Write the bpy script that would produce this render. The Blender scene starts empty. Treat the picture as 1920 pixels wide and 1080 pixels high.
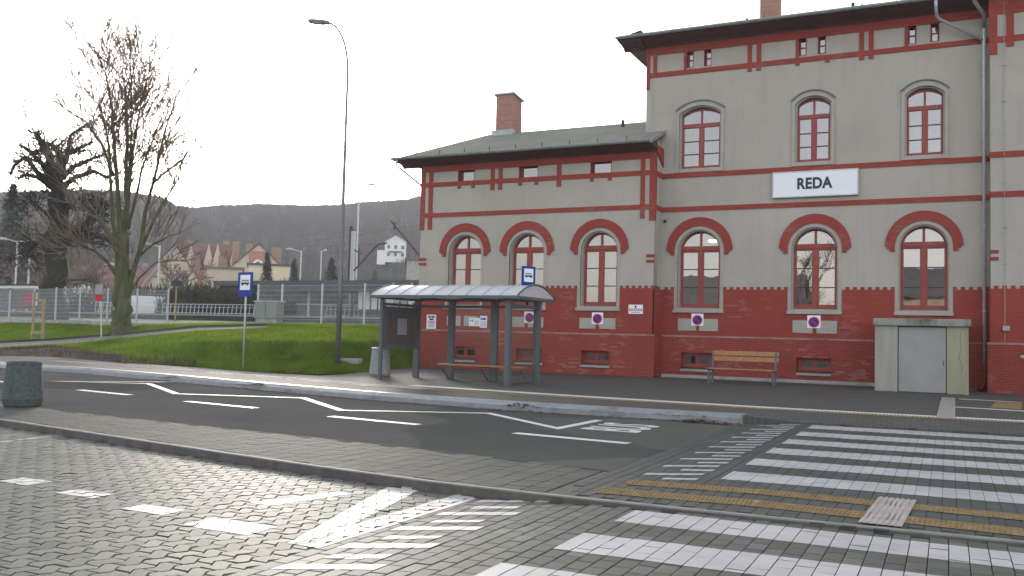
import bpy, math, random
from mathutils import Vector, Matrix, Euler
C = bpy.context; D_ = bpy.data; S = C.scene; COL = S.collection
R = math.radians
rnd = random.Random(7)
# ------------------------------------------------------------------ camera
RM = Matrix(((0.900530924, 0.434051667, 0.0253614962), (0.000215761396, 0.0578840594, -0.998323289),
             (-0.434791914, 0.899026466, 0.0520327339)))
FPX, CH = 1693.307, 1.5
cd = D_.cameras.new('camera'); cam = D_.objects.new('camera', cd); COL.objects.link(cam)
cd.sensor_width = 36; cd.lens = FPX / 1920 * 36; cd.clip_start = .1; cd.clip_end = 4000
mr = Matrix((RM[0], -Vector(RM[1]), -Vector(RM[2]))).transposed()
cam.matrix_world = Matrix.Translation((0, 0, CH)) @ mr.to_4x4()
S.camera = cam
# ------------------------------------------------------------------ sky and sun
SUN_EL, SUN_AZ = R(9.5), R(-39.5)          # azimuth from +Y towards +X
w = D_.worlds.new('World'); S.world = w; w.use_nodes = True
nt = w.node_tree; bg = nt.nodes['Background']
sky = nt.nodes.new('ShaderNodeTexSky'); sky.sky_type = 'NISHITA'; sky.sun_disc = False
sky.sun_elevation = SUN_EL; sky.sun_rotation = SUN_AZ; sky.dust_density = 1.2; sky.air_density = 1.0; sky.ozone_density = 1.0
hs = nt.nodes.new('ShaderNodeHueSaturation'); hs.inputs['Saturation'].default_value = .34
nt.links.new(sky.outputs[0], hs.inputs['Color']); nt.links.new(hs.outputs[0], bg.inputs[0]); bg.inputs[1].default_value = .15
sd = D_.lights.new('sun', 'SUN'); so = D_.objects.new('sun', sd); COL.objects.link(so)
sd.energy = 1.5; sd.angle = R(11); sd.color = (1, .93, .82)
sv = Vector((math.sin(SUN_AZ) * math.cos(SUN_EL), math.cos(SUN_AZ) * math.cos(SUN_EL), math.sin(SUN_EL)))
so.rotation_euler = sv.to_track_quat('Z', 'Y').to_euler(); so.location = (0, 0, 30)
S.view_settings.view_transform = 'Standard'; S.view_settings.look = 'None'; S.view_settings.exposure = 1.82; S.view_settings.gamma = 1
S.cycles.max_bounces = 8; S.cycles.volume_bounces = 1; S.cycles.transparent_max_bounces = 16
S.cycles.use_denoising = True

# ------------------------------------------------------------------ helpers
def ray(x, y): return RM.transposed() @ Vector(((x - 960) / FPX, (y - 540) / FPX, 1))
def aty(x, y, Y): d = ray(x, y); t = Y / d[1]; return Vector((t * d[0], Y, CH + t * d[2]))
def atz(x, y, z): d = ray(x, y); t = (z - CH) / d[2]; return Vector((t * d[0], t * d[1], z))
def atd(x, y, D): d = ray(x, y); t = D / math.hypot(d[0], d[1]); return Vector((t * d[0], t * d[1], CH + t * d[2]))

class NB:
    """node helper"""
    def __init__(s, name):
        s.m = D_.materials.new(name); s.m.use_nodes = True; s.t = s.m.node_tree; s.b = s.t.nodes['Principled BSDF']; s.out = s.t.nodes['Material Output']
        s.tc = None
    def n(s, typ, **kw):
        o = s.t.nodes.new('ShaderNode' + typ)
        for k, v in kw.items():
            if k.startswith('_'): setattr(o, k[1:], v)
            else:
                key = k if not k.startswith('i') or not k[1:].isdigit() else int(k[1:])
                o.inputs[key].default_value = v
        return o
    def l(s, a, b): s.t.links.new(a, b)
    def co(s, scale=(1, 1, 1)):
        if not s.tc: s.tc = s.n('NewGeometry')
        mp = s.n('Mapping'); mp.inputs['Scale'].default_value = scale; s.l(s.tc.outputs['Position'], mp.inputs[0]); return mp.outputs[0]
    def noise(s, scale, detail=4, sc=(1, 1, 1), rough=.6):
        o = s.n('TexNoise', Scale=scale, Detail=detail, Roughness=rough); s.l(s.co(sc), o.inputs[0]); return o.outputs[0]
    def ramp(s, f, stops):
        o = s.n('ValToRGB'); cr = o.color_ramp
        while len(cr.elements) < len(stops): cr.elements.new(.5)
        for e, (p, c) in zip(cr.elements, stops):
            e.position = p; e.color = (*c, 1) if not isinstance(c, (int, float)) else (c, c, c, 1)
        s.l(f, o.inputs[0]); return o.outputs[0]
    def mix(s, f, a, b, typ='MIX'):
        o = s.n('Mix', _data_type='RGBA', _blend_type=typ)
        for i, v in ((0, f), (6, a), (7, b)):
            if hasattr(v, 'links'): s.l(v, o.inputs[i])
            elif i == 0: o.inputs[0].default_value = v
            else: o.inputs[i].default_value = (*v, 1) if len(v) == 3 else v
        return o.outputs[2]
    def bump(s, h, st=.3, dist=.01):
        o = s.n('Bump', Strength=st, Distance=dist); s.l(h, o.inputs['Height']); s.l(o.outputs[0], s.b.inputs['Normal'])
    def base(s, c):
        if hasattr(c, 'links'): s.l(c, s.b.inputs['Base Color'])
        else: s.b.inputs['Base Color'].default_value = (*c, 1)

def simple(name, col, rough=.6, metal=0, var=.12, sc=6, bump=0, spec=.5, em=0):
    m = NB(name); n = m.noise(sc, 5)
    lo = tuple(c * (1 - var) for c in col); hi = tuple(min(1, c * (1 + var)) for c in col)
    m.base(m.ramp(n, [(.3, lo), (.7, hi)])); m.b.inputs['Roughness'].default_value = rough; m.b.inputs['Metallic'].default_value = metal
    m.b.inputs['Specular IOR Level'].default_value = spec
    if bump: m.bump(m.noise(sc * 12, 3), bump, .004)
    if em: m.b.inputs['Emission Color'].default_value = (*col, 1); m.b.inputs['Emission Strength'].default_value = em
    return m.m
M = {}
# render plaster: warm grey, faint blotches and rain streaks
m = NB('plaster'); a = m.noise(.5, 6); b = m.noise(1.2, 5, (3, 3, .25)); c = m.noise(60, 3)
x = m.ramp(a, [(.3, (.40, .362, .322)), (.7, (.475, .43, .385))]); x = m.mix(m.ramp(b, [(.45, 0), (.8, .35)]), x, (.33, .30, .26)); x = m.mix(m.ramp(m.noise(3.2, 6, (2.5, 2.5, .12)), [(.58, 0), (.75, .3)]), x, (.28, .26, .23)); x = m.mix(m.ramp(m.noise(.8, 3, (1, 1, 1), .3), [(.60, 0), (.605, .16)]), x, (.52, .47, .42))
m.base(x); m.b.inputs['Roughness'].default_value = .9; m.bump(c, .35, .004); M['plaster'] = m.m
m = NB('plaster_trim'); a = m.noise(2, 6); m.base(m.ramp(a, [(.3, (.36, .33, .295)), (.7, (.45, .415, .37))])); m.b.inputs['Roughness'].default_value = .85; m.bump(m.noise(50, 3), .3, .003); M['trim'] = m.m
# painted brick
def brickmat(name, c1, c2, mortar, wear, moss=0.0, scale=1.0, flat=False):
    m = NB(name)
    mp = m.n('Combine' + 'XYZ'); sp = m.n('SeparateXYZ'); m.l(m.co(), sp.inputs[0])
    ad = m.n('Math', _operation='ADD'); m.l(sp.outputs[0], ad.inputs[0]); m.l(sp.outputs[1], ad.inputs[1])
    m.l(ad.outputs[0], mp.inputs[0]); m.l(sp.outputs[2], mp.inputs[1])
    br = m.n('TexBrick', Scale=1.0 * scale); br.inputs['Brick Width'].default_value = .26; br.inputs['Row Height'].default_value = .076
    br.inputs['Mortar Size'].default_value = .008; br.inputs['Mortar Smooth'].default_value = .3; br.inputs['Bias'].default_value = 0
    br.inputs['Color1'].default_value = (*c1, 1); br.inputs['Color2'].default_value = (*c2, 1); br.inputs['Mortar'].default_value = (*mortar, 1)
    m.l(mp.outputs[0], br.inputs[0])
    # patches where the paint has rubbed off single bricks
    br2 = m.n('TexBrick', Scale=1.0 * scale); br2.inputs['Brick Width'].default_value = .26; br2.inputs['Row Height'].default_value = .076; br2.inputs['Mortar Size'].default_value = .004
    br2.inputs['Color1'].default_value = (0, 0, 0, 1); br2.inputs['Color2'].default_value = (1, 1, 1, 1); br2.inputs['Mortar'].default_value = (0, 0, 0, 1); m.l(mp.outputs[0], br2.inputs[0])
    big = m.ramp(m.noise(.7, 4), [(.52, 0), (.62, 1)]); sel = m.ramp(br2.outputs[0], [(.55, 0), (.75, 1)])
    mul = m.n('Math', _operation='MULTIPLY'); m.l(big, mul.inputs[0]); m.l(sel, mul.inputs[1])
    mul2 = m.n('Math', _operation='MULTIPLY', i1=wear); m.l(mul.outputs[0], mul2.inputs[0])
    x = m.mix(mul2.outputs[0], br.outputs[0], (.34, .13, .11))
    x = m.mix(m.ramp(m.noise(1.7, 6, (1, 1, .5)), [(.4, 0), (.8, .35)]), x, tuple(v * .62 for v in c1))
    m.base(x); m.b.inputs['Roughness'].default_value = .8
    inv = m.n('Math', _operation='SUBTRACT', i0=1.0); m.l(br.outputs['Fac'], inv.inputs[1]); m.bump(inv.outputs[0], .35, .006)
    return m.m
M['brick'] = brickmat('painted_brick', (.31, .038, .026), (.262, .032, .022), (.30, .062, .045), .6)
M['plinth'] = brickmat('painted_brick_plinth', (.295, .038, .027), (.235, .031, .022), (.33, .085, .062), .85)
M['band'] = brickmat('painted_brick_trim', (.33, .048, .034), (.29, .041, .029), (.27, .036, .028), .5)
M['chim'] = brickmat('chimney_brick', (.42, .20, .15), (.34, .15, .11), (.36, .27, .22), .2)
# window joinery
M['joinery'] = simple('window_paint', (.29, .045, .034), .45, var=.1, sc=8)
M['dark'] = simple('dark_metal', (.03, .03, .032), .5)
m = NB('window_glass')
gl = m.n('BsdfGlossy'); gl.inputs['Roughness'].default_value = .01; gl.inputs['Color'].default_value = (1, .93, .95, 1)
tr = m.n('BsdfTransparent'); tr.inputs[0].default_value = (.7, .7, .7, 1)
fr = m.n('Fresnel', IOR=1.9); bp = m.n('Bump', Strength=.05, Distance=.02); m.l(m.noise(1.3, 2), bp.inputs['Height']); m.l(bp.outputs[0], gl.inputs['Normal'])
ad = m.n('Math', _operation='MULTIPLY_ADD', i1=1.0, i2=.17); m.l(fr.outputs[0], ad.inputs[0])
mx = m.n('MixShader'); m.l(ad.outputs[0], mx.inputs[0]); m.l(tr.outputs[0], mx.inputs[1]); m.l(gl.outputs[0], mx.inputs[2]); m.l(mx.outputs[0], m.out.inputs[0])
M['glass'] = m.m
m = NB('clear_glass')
gl = m.n('BsdfGlossy'); gl.inputs['Roughness'].default_value = .02
tr = m.n('BsdfTransparent'); tr.inputs[0].default_value = (.90, .92, .91, 1); fr = m.n('Fresnel', IOR=1.35)
mx = m.n('MixShader'); m.l(fr.outputs[0], mx.inputs[0]); m.l(tr.outputs[0], mx.inputs[1]); m.l(gl.outputs[0], mx.inputs[2])
df = m.n('BsdfDiffuse'); df.inputs[0].default_value = (.4, .4, .38, 1); mx2 = m.n('MixShader', i0=.035); m.l(mx.outputs[0], mx2.inputs[1]); m.l(df.outputs[0], mx2.inputs[2]); m.l(mx2.outputs[0], m.out.inputs[0])
M['clear'] = m.m
# milky polycarbonate roof
m = NB('polycarbonate'); m.base((.80, .82, .86)); m.b.inputs['Roughness'].default_value = .3; m.b.inputs['Transmission Weight'].default_value = .55; m.b.inputs['IOR'].default_value = 1.2; M['poly'] = m.m
M['interior'] = simple('interior_wall', (.30, .28, .25), .9)
M['steel'] = simple('painted_steel', (.10, .115, .125), .45, var=.08)
M['zincdark'] = simple('cast_iron', (.05, .048, .045), .6, .3, .2, 20); M['galv'] = simple('galvanised_steel', (.50, .52, .55), .42, .25, .15, 9)
M['zinc'] = simple('zinc_gutter', (.34, .38, .38), .45, .5, .2, 7)
M['pole'] = simple('lamp_pole_paint', (.18, .18, .185), .45, .3, .1, 3)
M['concrete'] = simple('concrete', (.36, .35, .33), .9, var=.25, sc=3, bump=.4)
M['white'] = simple('white_paint', (.78, .78, .76), .5, var=.04)
M['signwhite'] = simple('sign_white', (.86, .86, .92), .35, var=.02)
M['blue'] = simple('sign_blue', (.004, .035, .30), .45, var=.05, spec=.25)
M['red'] = simple('sign_red', (.52, .012, .02), .45, var=.05, spec=.25)
M['navy'] = simple('lettering_navy', (.006, .010, .045), .4, var=.02)
M['black'] = simple('black', (.01, .01, .01), .5, var=.05)
M['grey'] = simple('print_grey', (.32, .32, .35), .6, var=.1, sc=90)
M['wood'] = simple('varnished_wood', (.42, .21, .09), .45, var=.25, sc=14)
M['timber'] = simple('raw_timber', (.36, .27, .17), .8, var=.25, sc=10)
M['orange'] = simple('orange_pipe', (.28, .035, .015), .5)
m = NB('roofing'); a = m.noise(.8, 6, (1, 1, 1)); m.base(m.ramp(a, [(.3, (.15, .148, .115)), (.6, (.205, .20, .16)), (.8, (.17, .18, .11))])); m.b.inputs['Roughness'].default_value = .85; m.bump(m.noise(12, 5), .4, .02); M['roof'] = m.m
M['soffit'] = simple('soffit_board', (.09, .035, .03), .8, var=.2, sc=4)
# asphalt
m = NB('asphalt'); a = m.noise(.35, 6); b = m.noise(160, 2); c = m.noise(2.5, 6, (.35, 1.5, 1))
x = m.ramp(a, [(.3, (.095, .093, .087)), (.7, (.135, .131, .121))]); x = m.mix(m.ramp(b, [(.35, 0), (.75, .4)]), x, (.15, .148, .14)); x = m.mix(m.ramp(c, [(.45, 0), (.8, .4)]), x, (.15, .143, .13)); x = m.mix(m.ramp(m.noise(.22, 3, (1, 1, 1), .3), [(.56, 0), (.575, .4)]), x, (.055, .055, .055))
m.base(x); m.l(m.ramp(c, [(.3, .66), (.7, .85)]), m.b.inputs['Roughness']); m.b.inputs['Specular IOR Level'].default_value = .0; m.bump(b, .5, .006); M['asphalt'] = m.m
# paving blocks with a per-block attribute
def pavemat(name, c, rough=.55, amt=.22, spec=.5):
    m = NB(name); at = m.n('Attribute'); at.attribute_name = 'blockvar'
    lo = tuple(v * (1 - amt) for v in c); hi = tuple(v * (1 + amt) for v in c)
    x = m.ramp(at.outputs['Fac'], [(0, lo), (.6, c), (1, hi)]); n = m.noise(130, 3); x = m.mix(m.ramp(n, [(.35, 0), (.7, .35)]), x, tuple(v * .6 for v in c))
    x = m.mix(m.ramp(m.noise(.9, 5), [(.45, 0), (.72, .55)]), x, tuple(v * .6 for v in c)); x = m.mix(m.ramp(m.noise(2.3, 5), [(.63, 0), (.70, .5)]), x, tuple(v * .45 for v in c))
    m.base(x); m.b.inputs['Roughness'].default_value = rough; m.b.inputs['Specular IOR Level'].default_value = spec; m.bump(n, .35, .003); return m.m
M['paver'] = pavemat('paving_block', (.135, .136, .120), .62, .32, .07)
M['paver2'] = pavemat('paving_block_strip', (.115, .112, .10), .8, .14, .06)
M['paver3'] = pavemat('paving_block_crossing', (.095, .098, .092), .8, .12, .1)
M['pavewhite'] = pavemat('worn_white_paint', (.50, .48, .485), .55, .10, .3)
M['roadpaint'] = simple('road_paint', (.62, .61, .59), .6, var=.12, sc=5, bump=.3)
M['joint'] = simple('joint_sand', (.045, .043, .038), .95, var=.3, sc=30)
# pavement slabs
def slabmat(name, c, bw=.2, rh=.1):
    m = NB(name); br = m.n('TexBrick', Scale=1.0); br.inputs['Brick Width'].default_value = bw; br.inputs['Row Height'].default_value = rh; br.inputs['Mortar Size'].default_value = .006
    br.inputs['Color1'].default_value = (*c, 1); br.inputs['Color2'].default_value = (*[v * .84 for v in c], 1); br.inputs['Mortar'].default_value = (*[v * .45 for v in c], 1)
    m.l(m.co(), br.inputs[0]); x = m.mix(m.ramp(m.noise(.5, 6), [(.4, 0), (.75, .5)]), br.outputs[0], tuple(v * .62 for v in c))
    x = m.mix(m.ramp(m.noise(3, 6), [(.55, 0), (.8, .35)]), x, tuple(v * 1.25 for v in c)); m.base(x); m.b.inputs['Roughness'].default_value = .8; m.b.inputs['Specular IOR Level'].default_value = .1
    m.bump(m.noise(80, 3), .3, .003); return m.m
M['slab'] = slabmat('pavement_blocks', (.125, .118, .105))
M['path'] = slabmat('path_blocks', (.26, .24, .21))
m = NB('kerb_stone'); m.base(m.mix(m.ramp(m.noise(1.5, 6, (1, 1, 4)), [(.55, 0), (.68, .8)]), m.ramp(m.noise(4, 5), [(.3, (.17, .18, .20)), (.7, (.25, .255, .275))]), (.085, .075, .065))); m.b.inputs['Roughness'].default_value = .5; M['kerb'] = m.m
M['kerbshade'] = simple('kerb_face_shaded', (.12, .115, .105), .9, var=.3, sc=6); M['kerbgrey'] = simple('kerb_concrete', (.22, .212, .195), .8, var=.2, sc=4)  # near kerb face: same concrete, its shade painted in as a darker tone
M['tactile'] = simple('tactile_ochre', (.27, .19, .10), .8, var=.3, sc=9, spec=.1)
M['tactilew'] = simple('tactile_pale', (.38, .34, .32), .5, var=.2, sc=6)
m = NB('grass'); a = m.noise(.5, 6); b = m.noise(25, 4)
x = m.ramp(a, [(.3, (.08, .145, .016)), (.55, (.13, .20, .025)), (.75, (.18, .225, .045))]); x = m.mix(m.ramp(m.noise(3.5, 5), [(.4, 0), (.75, .5)]), x, (.16, .165, .05)); x = m.mix(m.ramp(m.noise(1.1, 6), [(.62, 0), (.7, .6)]), x, (.10, .075, .04)); x = m.mix(m.ramp(b, [(.4, 0), (.7, .5)]), x, (.025, .06, .008)); m.base(x); m.b.inputs['Roughness'].default_value = 1; m.b.inputs['Specular IOR Level'].default_value = .0; m.bump(b, 1, .03); M['grass'] = m.m
m = NB('grass_blade'); df = m.n('BsdfDiffuse'); tl = m.n('BsdfTranslucent'); cc = m.ramp(m.noise(.9, 5), [(.3, (.10, .17, .02)), (.55, (.19, .265, .033)), (.75, (.29, .31, .07))]); m.l(cc, df.inputs[0]); m.l(cc, tl.inputs[0]); mx = m.n('MixShader', i0=.55); m.l(df.outputs[0], mx.inputs[1]); m.l(tl.outputs[0], mx.inputs[2]); m.l(mx.outputs[0], m.out.inputs[0]); M['blade'] = m.m
m = NB('rough_ground'); a = m.noise(.4, 6); m.base(m.ramp(a, [(.35, (.10, .085, .06)), (.5, (.07, .09, .03)), (.7, (.15, .135, .115))])); m.b.inputs['Roughness'].default_value = .95; M['rough'] = m.m
M['mulch'] = simple('mulch', (.042, .024, .018), .95, var=.5, sc=9, bump=1)
M['stem'] = simple('dry_stem', (.075, .048, .032), .8, var=.4, sc=3)
m = NB('bark'); a = m.noise(1.6, 6, (3, 3, .6)); x = m.ramp(a, [(.3, (.055, .055, .028)), (.6, (.105, .115, .045)), (.8, (.14, .135, .08))]); m.base(x); m.b.inputs['Roughness'].default_value = .9; m.bump(m.noise(9, 5, (3, 3, .5)), .8, .05); M['bark'] = m.m
M['barkdark'] = simple('bark_dark', (.035, .034, .026), .95, var=.4, sc=3, bump=.8)
M['twig'] = simple('twig', (.17, .12, .085), .8, var=.3, sc=2)
M['twigdark'] = simple('twig_dark', (.03, .026, .022), .9, var=.3, sc=2)
m = NB('forest'); a = m.noise(.02, 5); m.base(m.ramp(a, [(.3, (.030, .026, .024)), (.6, (.045, .037, .032)), (.75, (.026, .036, .02))])); m.b.inputs['Roughness'].default_value = 1; M['forest'] = m.m
M['conifer'] = simple('conifer', (.025, .045, .022), .9, var=.4, sc=.8)
M['bush'] = simple('bush', (.05, .048, .035), .95, var=.4, sc=.7)
M['hwall'] = simple('house_render', (.55, .45, .34), .9, var=.08, sc=.5)
M['hpink'] = simple('house_pink', (.42, .18, .14), .9, var=.1, sc=.5)
M['hchim'] = simple('house_chimney', (.30, .19, .13), .9, var=.15, sc=1); M['hwhite'] = simple('house_white', (.72, .72, .70), .9, var=.06, sc=.5)
M['hroof'] = simple('house_roof', (.17, .075, .062), .85, var=.2, sc=.6)
M['hroofgrey'] = simple('house_roof_grey', (.14, .14, .15), .85, var=.2, sc=.6)
M['pane'] = simple('far_window', (.03, .035, .045), .1, var=.1)
M['skin'] = simple('skin', (.5, .28, .2), .6); M['cloth'] = simple('dark_cloth', (.03, .035, .06), .9)
M['lampglow'] = simple('fluorescent', (1, .93, .72), .5, var=.01, em=6)

M['ledge'] = simple('worn_ledge', (.30, .16, .15), .9, var=.4, sc=3)
M['trimdark'] = simple('drip_moulding', (.16, .17, .15), .8)
M['doorgrey'] = simple('door_panel', (.33, .32, .315), .6, var=.08, sc=2)
M['caseback'] = simple('case_back', (.10, .085, .08), .3)
M['washed'] = simple('washed_concrete', (.085, .10, .10), .85, var=.3, sc=14, bump=.4)
M['binconc'] = simple('bin_concrete', (.30, .31, .31), .85, var=.2, sc=12, bump=.5)
M['farpave'] = slabmat('paving_far', (.14, .142, .128), .11, .2)
M['farstrip'] = slabmat('strip_far', (.12, .117, .105))
M['litter'] = simple('leaf_litter', (.16, .10, .07), .9, var=.5, sc=20)
M['litterdark'] = simple('gutter_dirt', (.075, .062, .055), .9, var=.5, sc=12)
M['platdark'] = simple('platform_wall', (.06, .06, .055), .9, var=.3, sc=2)
M['canopy'] = simple('canopy_fascia', (.10, .10, .125), .7)
M['screen'] = simple('screen_panel', (.07, .085, .10), .3)
M['cabinet'] = simple('cabinet_paint', (.25, .26, .255), .6)
M['rust'] = simple('rusty_steel', (.075, .05, .035), .8)
M['cream'] = simple('cream_render', (.66, .55, .38), .9, var=.06, sc=.4)
m = NB('mossy_concrete'); m.base(m.mix(m.ramp(m.noise(1.4, 5), [(.48, 0), (.62, .9)]), (.30, .30, .27), (.085, .09, .055))); m.b.inputs['Roughness'].default_value = .9; m.bump(m.noise(30, 4), .4, .01); M['mossconc'] = m.m
m = NB('entrance_render'); a = m.noise(.9, 6, (4, 4, .5)); sp = m.n('SeparateXYZ'); m.l(m.co(), sp.inputs[0]); mr_ = m.n('MapRange', i1=-.25, i2=.1); m.l(sp.outputs[0], mr_.inputs[0])
x = m.ramp(a, [(.3, (.33, .31, .27)), (.7, (.41, .39, .345))]); x = m.mix(mr_.outputs[0], x, m.ramp(a, [(.3, (.29, .27, .18)), (.6, (.38, .355, .25))])); m.base(x); m.b.inputs['Roughness'].default_value = .9; M['entrance'] = m.m

def rootloc(o):
    v = Vector((0, 0, 0))
    while o: v += o.location; o = o.parent
    return v
def finish(name, me, mats, parent):
    for k in (mats if isinstance(mats, (list, tuple)) else [mats]): me.materials.append(M[k])
    if parent is not None:
        me.transform(Matrix.Translation(-rootloc(parent)))
    o = D_.objects.new(name, me); COL.objects.link(o)
    if parent is not None: o.parent = parent
    return o
class MB:
    def __init__(s): s.v = []; s.f = []; s.mi = []; s.smooth = False
    def add(s, vs, fs, mi=0):
        n = len(s.v); s.v += [tuple(v) for v in vs]; s.f += [tuple(i + n for i in f) for f in fs]; s.mi += [mi] * len(fs); return s
    def box(s, x0, x1, y0, y1, z0, z1, mi=0, rot=0, c=None):
        vs = [(x, y, z) for z in (z0, z1) for y in (y0, y1) for x in (x0, x1)]
        if rot:
            cx, cy = c if c else ((x0 + x1) / 2, (y0 + y1) / 2); cr, sr = math.cos(rot), math.sin(rot)
            vs = [(cx + (x - cx) * cr - (y - cy) * sr, cy + (x - cx) * sr + (y - cy) * cr, z) for x, y, z in vs]
        return s.add(vs, [(0, 2, 3, 1), (4, 5, 7, 6), (0, 1, 5, 4), (2, 6, 7, 3), (0, 4, 6, 2), (1, 3, 7, 5)], mi)
    def prism(s, pts, h0, h1, mi=0):           # polygon in XY extruded in Z
        n = len(pts); vs = [(*p, h0) for p in pts] + [(*p, h1) for p in pts]
        return s.add(vs, [tuple(range(n))[::-1], tuple(range(n, 2 * n))] + [(i, (i + 1) % n, n + (i + 1) % n, n + i) for i in range(n)], mi)
    def prismy(s, pts, y0, y1, mi=0):          # polygon in XZ extruded in Y
        n = len(pts); vs = [(x, y0, z) for x, z in pts] + [(x, y1, z) for x, z in pts]
        return s.add(vs, [tuple(range(n)), tuple(range(n, 2 * n))[::-1]] + [(i, n + i, n + (i + 1) % n, (i + 1) % n) for i in range(n)], mi)
    def prismx(s, pts, x0, x1, mi=0):          # polygon in YZ extruded in X
        n = len(pts); vs = [(x0, y, z) for y, z in pts] + [(x1, y, z) for y, z in pts]
        return s.add(vs, [tuple(range(n))[::-1], tuple(range(n, 2 * n))] + [(i, (i + 1) % n, n + (i + 1) % n, n + i) for i in range(n)], mi)
    def tube(s, path, rad, seg=8, mi=0, cap=True):
        path = [Vector(p) for p in path]; n = len(path)
        if not isinstance(rad, (list, tuple)): rad = [rad] * n
        base = len(s.v); up = Vector((0, 0, 1)); pn = None
        for i, p in enumerate(path):
            t = (path[min(i + 1, n - 1)] - path[max(i - 1, 0)]).normalized()
            if pn is None: a = t.orthogonal().normalized()
            else: a = (pn - t * pn.dot(t)); a = a.normalized() if a.length > 1e-6 else t.orthogonal().normalized()
            pn = a; b = t.cross(a)
            for k in range(seg):
                q = p + (a * math.cos(2 * math.pi * k / seg) + b * math.sin(2 * math.pi * k / seg)) * rad[i]; s.v.append(tuple(q))
        for i in range(n - 1):
            for k in range(seg):
                k2 = (k + 1) % seg; s.f.append((base + i * seg + k, base + i * seg + k2, base + (i + 1) * seg + k2, base + (i + 1) * seg + k)); s.mi.append(mi)
        if cap:
            s.f.append(tuple(base + k for k in range(seg))[::-1]); s.mi.append(mi); s.f.append(tuple(base + (n - 1) * seg + k for k in range(seg))); s.mi.append(mi)
        return s
    def lathe(s, cx, cy, prof, seg=28, mi=0):
        base = len(s.v)
        for r, z in prof:
            for k in range(seg): a = 2 * math.pi * k / seg; s.v.append((cx + r * math.cos(a), cy + r * math.sin(a), z))
        for i in range(len(prof) - 1):
            for k in range(seg):
                k2 = (k + 1) % seg; s.f.append((base + i * seg + k, base + i * seg + k2, base + (i + 1) * seg + k2, base + (i + 1) * seg + k)); s.mi.append(mi)
        s.f.append(tuple(base + k for k in range(seg))[::-1]); s.mi.append(mi)
        return s
    def build(s, name, mats, parent=None, bevel=0, smooth=False):
        me = D_.meshes.new(name); me.from_pydata(s.v, [], s.f)
        me.polygons.foreach_set('material_index', s.mi)
        if smooth: me.polygons.foreach_set('use_smooth', [True] * len(s.f))
        me.update(); o = finish(name, me, mats, parent)
        if bevel:
            b = o.modifiers.new('bevel', 'BEVEL'); b.width = bevel; b.segments = 2; b.limit_method = 'ANGLE'; b.harden_normals = False
        return o
def _each(s, name, mats, parent=None, bevel=0):
    # every connected island becomes its own part
    n = len(s.v); par = list(range(n))
    def fd(a):
        while par[a] != a: par[a] = par[par[a]]; a = par[a]
        return a
    for f in s.f:
        for q in f[1:]: par[fd(q)] = fd(f[0])
    groups = {}
    for k, f in enumerate(s.f): groups.setdefault(fd(f[0]), []).append(k)
    out = []
    for ks in groups.values():
        ids = {}; m_ = MB()
        for k in ks:
            for q in s.f[k]: ids.setdefault(q, len(ids))
        m_.v = [s.v[q] for q in ids]; m_.f = [tuple(ids[q] for q in s.f[k]) for k in ks]; m_.mi = [s.mi[k] for k in ks]; out.append(m_.build(name, mats, parent, bevel))
    return out
MB.each = _each
def tag(o, label=None, cat=None, group=None, kind=None):
    if label: o['label'] = label
    if cat: o['category'] = cat
    if group: o['group'] = group
    if kind: o['kind'] = kind
    return o
def empty(name, loc, label=None, cat=None, group=None, rz=0):
    o = D_.objects.new(name, None); COL.objects.link(o); o.location = loc; o.rotation_euler[2] = rz; o.empty_display_size = .2
    return tag(o, label, cat, group)
def copy_tree(o, parent=None):
    c = o.copy(); COL.objects.link(c); c.parent = parent
    for ch in list(o.children): copy_tree(ch, c)
    return c
def from_curve(cu):
    to = D_.objects.new('tmp', cu); me = D_.meshes.new_from_object(to); D_.objects.remove(to); return me
def plate(name, outer, holes, yf, th, mat, parent):
    """flat plate in the XZ plane with holes; front face at Y=yf, thickness th away from the viewer"""
    cu = D_.curves.new('tmp', 'CURVE'); cu.dimensions = '2D'; cu.fill_mode = 'BOTH'; cu.extrude = th / 2
    for poly in [outer] + holes:
        sp = cu.splines.new('POLY'); sp.points.add(len(poly) - 1); sp.use_cyclic_u = True
        for q, (x, z) in zip(sp.points, poly): q.co = (x, z, 0, 1)
    me = from_curve(cu); me.transform(Matrix(((1, 0, 0, 0), (0, 0, -1, yf + th / 2), (0, 1, 0, 0), (0, 0, 0, 1)))); me.name = name
    return finish(name, me, mat, parent)
def textmesh(name, body, size, mat, parent, M4, ext=.006, bold=0.0, align='CENTER', xs=1.0):
    cu = D_.curves.new('tmp', 'FONT'); cu.body = body; cu.size = size; cu.extrude = ext; cu.offset = bold; cu.align_x = align; cu.align_y = 'CENTER'; cu.space_character = 1.06
    me = from_curve(cu); me.transform(M4 @ Matrix.Diagonal((xs, 1, 1, 1))); me.name = name
    return finish(name, me, mat, parent)
def FACE(x, y, z): return Matrix(((1, 0, 0, x), (0, 0, -1, y), (0, 1, 0, z), (0, 0, 0, 1)))   # text on a wall facing -Y
def rect(x0, x1, z0, z1): return [(x0, z0), (x1, z0), (x1, z1), (x0, z1)]
def archpts(cx, hw, z0, zs, rise, n=20):
    """opening outline: straight jambs to zs then an elliptical head of the given rise"""
    p = [(cx - hw, z0), (cx + hw, z0)]
    if rise >= hw * .98:
        return p + [(cx + hw * math.cos(math.pi * i / n), zs + rise * math.sin(math.pi * i / n)) for i in range(n + 1)]
    rr = (hw * hw + rise * rise) / (2 * rise); a0 = math.asin(hw / rr)      # segmental arc
    return p + [(cx + rr * math.sin(a0 - 2 * a0 * i / n), zs + rise - rr + rr * math.cos(a0 - 2 * a0 * i / n)) for i in range(n + 1)]

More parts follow.
